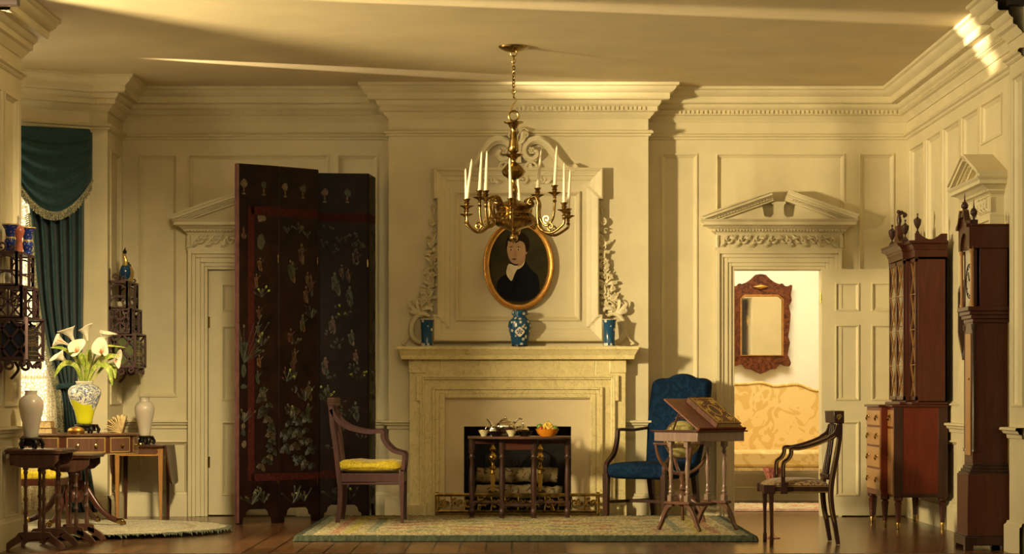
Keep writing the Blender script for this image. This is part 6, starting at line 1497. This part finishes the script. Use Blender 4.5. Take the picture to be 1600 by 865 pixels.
# upper case
uf, uc = 3.0, 2.955; hy2, cy2 = .62, .345; zu0, zu1 = .923, 2.02
m = MB(); m.box(wx(uf)+.02,-.012,-hy2,-hy2+.025,zu0,zu1); m.box(wx(uf)+.02,-.012,hy2-.025,hy2,zu0,zu1); m.box(-.03,-.012,-hy2,hy2,zu0,zu1); m.box(wx(uf)+.02,-.012,-hy2,hy2,zu0,zu0+.03); m.box(wx(uf)+.02,-.012,-hy2,hy2,zu1-.02,zu1)
for k in (1.25,1.55,1.8): m.box(wx(uf)+.03,-.03,-hy2+.02,hy2-.02,k,k+.015)
m.box(wx(uc)+.02,wx(uf)+.03,-cy2,-cy2+.02,zu0,zu1); m.box(wx(uc)+.02,wx(uf)+.03,cy2-.02,cy2,zu0,zu1); m.box(wx(uc)+.02,wx(uf)+.03,-cy2,cy2,zu0,zu0+.03); m.box(wx(uc)+.02,wx(uf)+.03,-cy2,cy2,zu1-.02,zu1)
obj('upper_case', m, M['brownmahog'], t, bevel=.002)
m = MB(); m.prism([(wx(uf)-.03,-hy2-.015),(-.012,-hy2-.015),(-.012,hy2+.015),(wx(uf)-.03,hy2+.015),(wx(uf)-.03,cy2+.015),(wx(uc)-.03,cy2+.015),(wx(uc)-.03,-cy2-.015),(wx(uf)-.03,-cy2-.015)], zu0, zu0+.022, 'xy'); obj('base_moulding', m, M['mahog'], t, bevel=.006)
def gdoor(xx, y0, y1, name='glazed_door'):
    z0, z1 = zu0+.035, zu1-.01; m = MB(); fr = .028
    m.box(xx,xx+.02,y0,y0+fr,z0,z1); m.box(xx,xx+.02,y1-fr,y1,z0,z1); m.box(xx,xx+.02,y0,y1,z0,z0+fr); m.box(xx,xx+.02,y0,y1,z1-fr,z1); d_ = obj(name, m, M['mahog'], t, bevel=.002)
    m = MB(); B_ = lambda a_, b_: m.tube([(xx+.006,*a_),(xx+.006,*b_)], .0032, 4, sq=True)
    yc_ = (y0+y1)/2; rows = 4
    for k in range(rows):
        za, zb_ = z0+(z1-z0)*k/rows, z0+(z1-z0)*(k+1)/rows
        if k: B_((y0,za),(y1,za))
        if k % 2 == 0 or True: B_((y0+fr,za),(yc_,(za+zb_)/2)); B_((yc_,(za+zb_)/2),(y1-fr,za)); B_((y0+fr,zb_),(yc_,(za+zb_)/2)); B_((yc_,(za+zb_)/2),(y1-fr,zb_))
    obj('glazing_bars', m, M['satin'], d_, smooth=0); m = MB(); m.box(xx+.009,xx+.0115,y0+fr,y1-fr,z0+fr,z1-fr); obj('pane', m, M['glass'], d_, smooth=0)
gdoor(wx(uc), -cy2, 0); gdoor(wx(uc), 0, cy2); gdoor(wx(uf), -hy2, -cy2-.004); gdoor(wx(uf), cy2+.004, hy2)
m = MB(); cp = [(0,zu1),(.004,zu1),(.006,zu1+.05),(.014,zu1+.055),(.016,zu1+.07),(.03,zu1+.09),(.052,zu1+.10),(.055,zu1+.118),(0,zu1+.118)]
m.sweep([(-.012,-hy2),(wx(uf),-hy2),(wx(uf),-cy2),(wx(uc),-cy2),(wx(uc),cy2),(wx(uf),cy2),(wx(uf),hy2),(-.012,hy2)][::-1], cp) 
m.prism([(wx(uf),-hy2),(-.012,-hy2),(-.012,hy2),(wx(uf),hy2),(wx(uf),cy2),(wx(uc),cy2),(wx(uc),-cy2),(wx(uf),-cy2)], zu1, zu1+.10, 'xy')
obj('cornice', m, M['mahog'], t, smooth=25)
def endpanel(y0, y1):
    m = MB(); x0, x1 = wx(uf)+.0, -.012; z0 = zu1+.10
    pts = [(x0,z0),(x1,z0),(x1,z0+.072)]+[(x1-.045,z0+.072)]+[(x1-.045+(x0+.03-(x1-.045))*k/12, z0+.072-.042*math.sin(PI*k/12)) for k in range(1,12)]+[(x0+.03,z0+.075),(x0,z0+.075)]
    m.prism(pts, y0, y1); return m
obj('scooped_parapet', endpanel(-hy2,-hy2+.03), M['mahog'], t, bevel=.002); obj('scooped_parapet', endpanel(hy2-.03,hy2), M['mahog'], t, bevel=.002)
m = MB(); m.box(wx(uc)+.0,wx(uc)+.05,-.05,.05,zu1+.118,zu1+.27); 
for q in (-1,1): m.prism([(q*.05,zu1+.118),(q*.05,zu1+.19),(q*.12,zu1+.15),(q*.22,zu1+.14),(q*.33,zu1+.15),(q*.33,zu1+.118)], wx(uc), wx(uc)+.03, 'yz')
obj('central_plinth', m, M['mahog'], t, bevel=.003)
urn = [(.001,0),(.014,0),(.014,.008),(.006,.02),(.006,.032),(.012,.04),(.026,.07),(.030,.10),(.025,.104),(.012,.112),(.006,.12),(.003,.128),(.008,.138),(.006,.146),(.001,.149)]
for x_, y_, z_ in ((wx(uf)+.02,-hy2+.02,zu1+.175),(wx(uc)+.02,-cy2+.03,zu1+.15),(wx(uc)+.02,cy2-.03,zu1+.15),(wx(uf)+.02,hy2-.02,zu1+.175)):
    m = MB(); m.lathe([(r, z_+h_) for r, h_ in urn], (x_,y_,0), 16); 
    if z_ < zu1+.16: m.box(x_-.02,x_+.02,y_-.02,y_+.02,zu1+.118,z_)
    obj('urn_finial', m, M['darkwood'], t, smooth=50)
m = MB(); z_ = zu1+.27; x_ = wx(uc)+.025; m.tube([(x_,0,z_),(x_,0,z_+.04),(x_-.004,0,z_+.085)], [.010,.020,.012], 10); m.ball((x_-.004,0,z_+.108), .016, 1.1,1,1, 10); m.tube([(x_+.012,0,z_+.112),(x_+.05,0,z_+.095)], [.012,.004], 8)
m.tube(bez([(x_-.004,0,z_+.08),(x_+.022,.0,z_+.10),(x_+.052,0,z_+.085),(x_+.03,0,z_+.07)],4), [.012]*13, 8); m.tube([(x_,-.02,z_+.03),(x_+.004,-.035,z_+.07)], .006, 6); obj('figure_finial', m, M['darkwood'], t, smooth=60)
rnd = random.Random(21); names = ['tan','green','brown','dark blue']; mt_ = ['booktan','bookgreen','bookred','bookblue']
for lev, z_ in (('bottom', zu0+.031), ('second', 1.266), ('third', 1.566)):
    y_ = -cy2+.04; k = 0
    while y_ < cy2-.09 and k < 10:
        w_ = rnd.uniform(.05,.07); c_ = rnd.randrange(4)
        book((3.25-.085, -1.36+y_, z_), PI, -0+w_, .09, rnd.uniform(.17,.21), M[mt_[c_]], '%s leather book behind the bookcase glass, %s shelf, %s from the near side' % (names[c_], lev, ORD[k]), 'books behind the bookcase glass').location.y += w_; y_ += w_+.002; k += 1
# ------------------------------------------------------------------ tall clock
yq0, yq1 = -4.44, -4.06; t = thing('longcase_clock', 'tall mahogany longcase clock standing at the front right with its side towards us', 'clock', (3.05, (yq0+yq1)/2, 0)); yh = (yq1-yq0)/2
sQ = sc(yq0); kx = lambda px: (px-800)/sQ-3.05; kz = lambda py: CH-(py-618)/sQ
m = MB(); m.box(kx(1512),kx(1578.5),-yh+.006,yh-.006,kz(838),kz(741)); obj('base', m, M['brownmahog'], t, bevel=.003)
m = MB(); pf = [(0,kz(856)+.0),(0,kz(837)),(.01,kz(835))]
m.box(kx(1507.5),kx(1581),-yh-.006,yh+.006,kz(852),kz(838)); m.box(kx(1510),kx(1580),-yh,yh,kz(838),kz(835.5)); obj('plinth', m, M['darkwood'], t, bevel=.003)
for x0, x1 in ((kx(1507.5),kx(1521)),(kx(1565),kx(1581))):
    for q in (-1,1):
        y0, y1 = sorted((q*(yh+.004), q*(yh-.06))); m = MB(); m.prism([(x0,0),(x1,0),(x1+(.0),kz(851.5)),(x0,kz(851.5))], y0, y1); obj('bracket_foot', m, M['darkwood'], t, bevel=.003)
m = MB(); 
for d_, z0, z1 in ((.0,742,738),(.012,738,733),(.024,733,728),(.034,728,723)): m.box(kx(1514)+d_,kx(1578),-yh+.012+d_*1.0,yh-.012-d_*1.0,kz(z0),kz(z1))
obj('waist_moulding', m, M['darkwood'], t, bevel=.003)
m = MB(); m.box(kx(1522),kx(1577.5),-yh+.05,yh-.05,kz(724),kz(500)); obj('trunk', m, M['mahog'], t, bevel=.003)
m = MB(); m.box(kx(1522)-.006,kx(1522),-yh+.10,yh-.10,kz(712),kz(520)); d_ = obj('trunk_door', m, M['satin'], t, bevel=.003); m = MB(); m.ball((kx(1522)-.01,-yh+.13,1.1), .008); obj('knob', m, M['brass'], d_)
for q in (-1,1):
    m = MB(); m.lathe([(.014,kz(706)),(.014,kz(702)),(.009,kz(700)),(.009,kz(516)),(.014,kz(513)),(.016,kz(505))], (kx(1523.5), q*(yh-.052), 0), 14, flute=.08, fn=7); obj('quarter_column', m, M['darkwood'], t, smooth=40)
m = MB()
for d_, z0, z1 in ((.034,503,497),(.022,497,491),(.010,491,485),(-.002,485,478)): m.box(kx(1513)+d_,kx(1579),-yh+d_+.0,yh-d_,kz(z0),kz(z1))
obj('hood_moulding', m, M['mahog'], t, bevel=.003)
hx0, hx1 = kx(1524), kx(1578)
m = MB(); m.box(hx0+.03,hx1,-yh+.012,-yh+.03,kz(478),kz(387)); m.box(hx0+.03,hx1,yh-.03,yh-.012,kz(478),kz(387)); m.box(hx1-.015,hx1,-yh+.012,yh-.012,kz(478),kz(352)); m.box(hx0+.03,hx1,-yh+.012,yh-.012,kz(388),kz(384)); obj('hood', m, M['mahog'], t, bevel=.002)
m = MB(); m.box(kx(1517),kx(1581),-yh-.006,yh+.006,kz(350.5),kz(349)-.002) ; m.box(kx(1518.5),kx(1580),-yh,yh,kz(384),kz(352)); m.box(kx(1517),kx(1581),-yh-.010,yh+.010,kz(352.5),kz(349.5)); m.box(kx(1519),kx(1581),-yh-.006,yh+.006,kz(387),kz(383)); obj('hood_cornice', m, M['mahog'], t, bevel=.003)
m = MB(); n_ = 12; fo = [(-yh,kz(388)),(-yh,kz(352)),(-.09,kz(343)),(-.05,kz(330)),(-.03,kz(335)),(.03,kz(335)),(.05,kz(330)),(.09,kz(343)),(yh,kz(352)),(yh,kz(388)),(yh-.05,kz(388))]+[(.125*math.cos(PI*k/n_), kz(388)+.11*math.sin(PI*k/n_)) for k in range(n_+1)]+[(-yh+.05,kz(388))]
m.prism(fo, kx(1514.5), kx(1519), 'yz'); obj('arched_pediment', m, M['mahog'], t, smooth=0)
for q in (-1,1):
    m = MB(); p = bez([(q*(yh),kz(352)),(q*.12,kz(345)),(q*.07,kz(328)),(q*.045,kz(330)),(q*.055,kz(337))],5); m.strip(p, .022, kx(1510), kx(1519), 'yz'); obj('swan_neck', m, M['mahog'], t, smooth=40)
    m = MB(); m.lathe([(.016,kz(477)),(.016,kz(473)),(.011,kz(470)),(.009,kz(396)),(.015,kz(392)),(.016,kz(388))], (kx(1519),q*(yh-.02),0), 14); obj('hood_column', m, M['satin'], t, smooth=50)
m = MB(); m.box(kx(1524),kx(1526),-yh+.045,yh-.045,kz(477),kz(384)); o = obj('dial', m, M['dial'], t)
m = MB(); m.tube([(kx(1523.4), .11*math.cos(a_), kz(437)+.11*math.sin(a_)) for a_ in [2*PI*k/32 for k in range(32)]], .004, 5, closed=True)
for k in range(12): a_ = k*PI/6; m.tube([(kx(1523.4), .085*math.cos(a_), kz(437)+.085*math.sin(a_)), (kx(1523.4), .10*math.cos(a_), kz(437)+.10*math.sin(a_))], .003, 4)
m.tube([(kx(1523),0,kz(437)),(kx(1523),.03,kz(437)+.06)], .003, 4); m.tube([(kx(1523),0,kz(437)),(kx(1523),-.07,kz(437)+.03)], .002, 4); obj('hands_and_chapter_ring', m, M['iron'], o)
m = MB(); m.tube([(hx0+.004, -yh+.035, kz(477)), (hx0+.004, -yh+.035, kz(388))], .011, 4, sq=True); m.tube([(hx0+.004, yh-.035, kz(477)), (hx0+.004, yh-.035, kz(388))], .011, 4, sq=True); obj('hood_door_frame', m, M['mahog'], t)
for x_, y_, z_ in ((kx(1523),-yh+.03,349),(kx(1516),0,336),(kx(1523),yh-.03,349)):
    m = MB(); zz_ = kz(z_)-.002; m.box(x_-.022,x_+.022,y_-.022,y_+.022,zz_,zz_+.028); m.lathe([(.001,.028),(.008,.03),(.006,.045),(.022,.065),(.024,.08),(.016,.095),(.006,.105),(.004,.125),(.001,.16)], (x_,y_,zz_), 16); obj('ball_finial', m, M['darkwood'], t, smooth=50)
# mirror on the right wall behind the clock
ym_ = -2.7
t = thing('wall_mirror', 'narrow dark-framed mirror on the right wall just beyond the tall clock', 'mirror', (3.25-.001, ym_-.12, 0), 0)
z0, z1 = Z(560,ym_), Z(455,ym_)
m = MB(); out_ = [(-.17,z0+.18),(0,z0),(.17,z0+.18),(.17,z1),(0,z1+.06),(-.17,z1)]
for k in range(6): a_, b_ = out_[k], out_[(k+1)%6]; m.tube([(-.05,*a_),(-.05,*b_)], .016, 4, sq=True); m.tube([(-.02,*a_),(-.02,*b_)], .02, 4, sq=True)
obj('frame', m, M['darkwood'], t, smooth=0); m = MB(); m.prism(out_, -.045, -.012, 'yz'); obj('glass', m, M['mirror'], t, smooth=0)
# ------------------------------------------------------------------ beyond the doorway: mirror, sofa, rug
ymi = 3.0
t = thing('hall_mirror', 'flame mahogany mirror with scrolled crest on the wall beyond the doorway', 'mirror', (X(1188,ymi), ymi, 0)); s_ = sc(ymi)
h = lambda l: [((px-1188)/s_, Z(py,ymi)) for px, py in l]
rt = [(1188,428),(1196,429),(1203,436),(1210,441),(1218,444),(1222,442),(1226,447),(1232,447),(1238,443),(1237,452),(1235,460),(1237,470),(1232,478),(1235,490),(1233,515),(1231,525),(1234,535),(1232,545),(1230,555),(1236,565),(1234,572),(1226,572),(1218,568),(1212,576),(1203,577),(1196,581),(1188,584)]
lf = [(2*1188-a_, b_) for a_, b_ in rt[1:-1]][::-1]
fr = h(rt+lf); n_ = len(fr); inn = h([(1157,466),(1163,461),(1216,461),(1223,467),(1223,556),(1157,556)])
m = MB(); 
# frame as ring: bridge between outline and opening through angle matching
cz = Z(510,ymi); 
def ring_at(poly, a_): 
    d_ = Vector((math.cos(a_), math.sin(a_))); best = 0
    for i in range(len(poly)):
        p, q = Vector((poly[i][0], poly[i][1]-cz)), Vector((poly[(i+1)%len(poly)][0], poly[(i+1)%len(poly)][1]-cz)); e_ = q-p; den = d_.x*e_.y-d_.y*e_.x
        if abs(den) < 1e-9: continue
        tt = (p.x*e_.y-p.y*e_.x)/den; uu = (p.x*d_.y-p.y*d_.x)/den
        if tt > 0 and -1e-6 <= uu <= 1+1e-6: best = max(best, tt)
    return (d_.x*best, cz+d_.y*best)
N = 180; A_ = [2*PI*k/N for k in range(N)]; o_ = [ring_at(fr, a_) for a_ in A_]; i_ = [ring_at(inn, a_) for a_ in A_]
vs = [(x, 0, z) for x, z in o_]+[(x, -.025, z) for x, z in o_]+[(x, -.03, z) for x, z in i_]+[(x, 0, z) for x, z in i_]
m.add(vs, [(r*N+k, r*N+(k+1)%N, (r+1)*N+(k+1)%N, (r+1)*N+k) for r in range(3) for k in range(N)]); obj('frame', m, M['figwood'], t, smooth=30)
m = MB(); m.tube([(x*.985, -.034, cz+(z-cz)*.985) for x, z in inn], .010, 6, closed=True); obj('gilt_slip', m, M['goldleaf'], t)
m = MB(); m.prism(inn, -.015, -.008); obj('glass', m, M['mirror'], t, smooth=0)
m = MB(); p_ = h([(1188,448)])[0]; m.tube([(p_[0]-.07,-.034,p_[1]-.0),(p_[0],-.045,p_[1]),(p_[0]+.07,-.034,p_[1])], [.004,.028,.004], 10); m.tube([(a_, -.05, b_) for a_, b_ in spiral(p_, .028,.006,0,1.4,16)], .006, 6); obj('gilt_shell', m, M['goldleaf'], t, smooth=60)
ysf = 2.35; t = thing('sofa', 'long camel-backed sofa in gold damask beyond the doorway', 'sofa', (X(1215,ysf), ysf, 0)); s_ = sc(ysf)
zk = lambda py: Z(py, ysf); xk = lambda px: (px-1215)/s_
bt = bez([(xk(1120),zk(610)),(xk(1148),zk(600)),(xk(1170),zk(599)),(xk(1195),zk(597)),(xk(1215),zk(602)),(xk(1232),zk(601)),(xk(1255),zk(600)),(xk(1280),zk(609)),(xk(1310),zk(606))],5)
m = MB(); m.prism([(bt[0][0],zk(725))]+bt+[(bt[-1][0],zk(725))], .33, .50); obj('backrest', m, M['golddamask'], t, smooth=30, bevel=.03)
m = MB(); m.tube([(a_, .33, b_) for a_, b_ in bt], .012, 6); obj('piping', m, M['golddamask'], t)
m = MB(); m.box(bt[0][0],bt[-1][0],-.28,.40,zk(729),zk(703)); obj('seat', m, M['golddamask'], t, bevel=.03)
rnd = random.Random(4); m = MB()
for k in range(150): x_ = bt[0][0]+(bt[-1][0]-bt[0][0])*k/150; m.tube([(x_,-.275,zk(729)),(x_+.002,-.275,zk(733)-rnd.uniform(0,.006))], .0035, 4)
obj('fringe', m, M['golddamask'], t)
for x_ in (bt[0][0]+.04, bt[-1][0]-.04):
    for y_ in (-.22,.35): m = MB(); m.tube([(x_,y_,0),(x_,y_,zk(728))], [.018,.026], 4, sq=True); obj('leg', m, M['mahog'], t)
    m = MB(); q = -1 if x_ < 0 else 1; m.obox((x_+q*.06,.05,zk(700)), (.10,.62,.42)); obj('arm', m, M['golddamask'], t, bevel=.03)
def c3(x, y, d, rnd):
    j = rnd.uniform(.8,1.15); q = math.sin(x*14+2*math.sin(y*9))*math.sin(y*16); c = (.66,.54,.34)
    if d < .06: c = (.56,.36,.25)
    elif q > .45: c = (.60,.25,.15)
    elif q < -.6: c = (.50,.42,.20)
    return tuple(a_*j for a_ in c)
rug('rug', lambda x, y: min(x-1.3, 3.5-x, y-.80, 2.0-y), 1.3, 3.5, .80, 2.0, .02, .018, c3, M['rug2'], 'pale red and cream patterned rug on the floor beyond the doorway', 6)
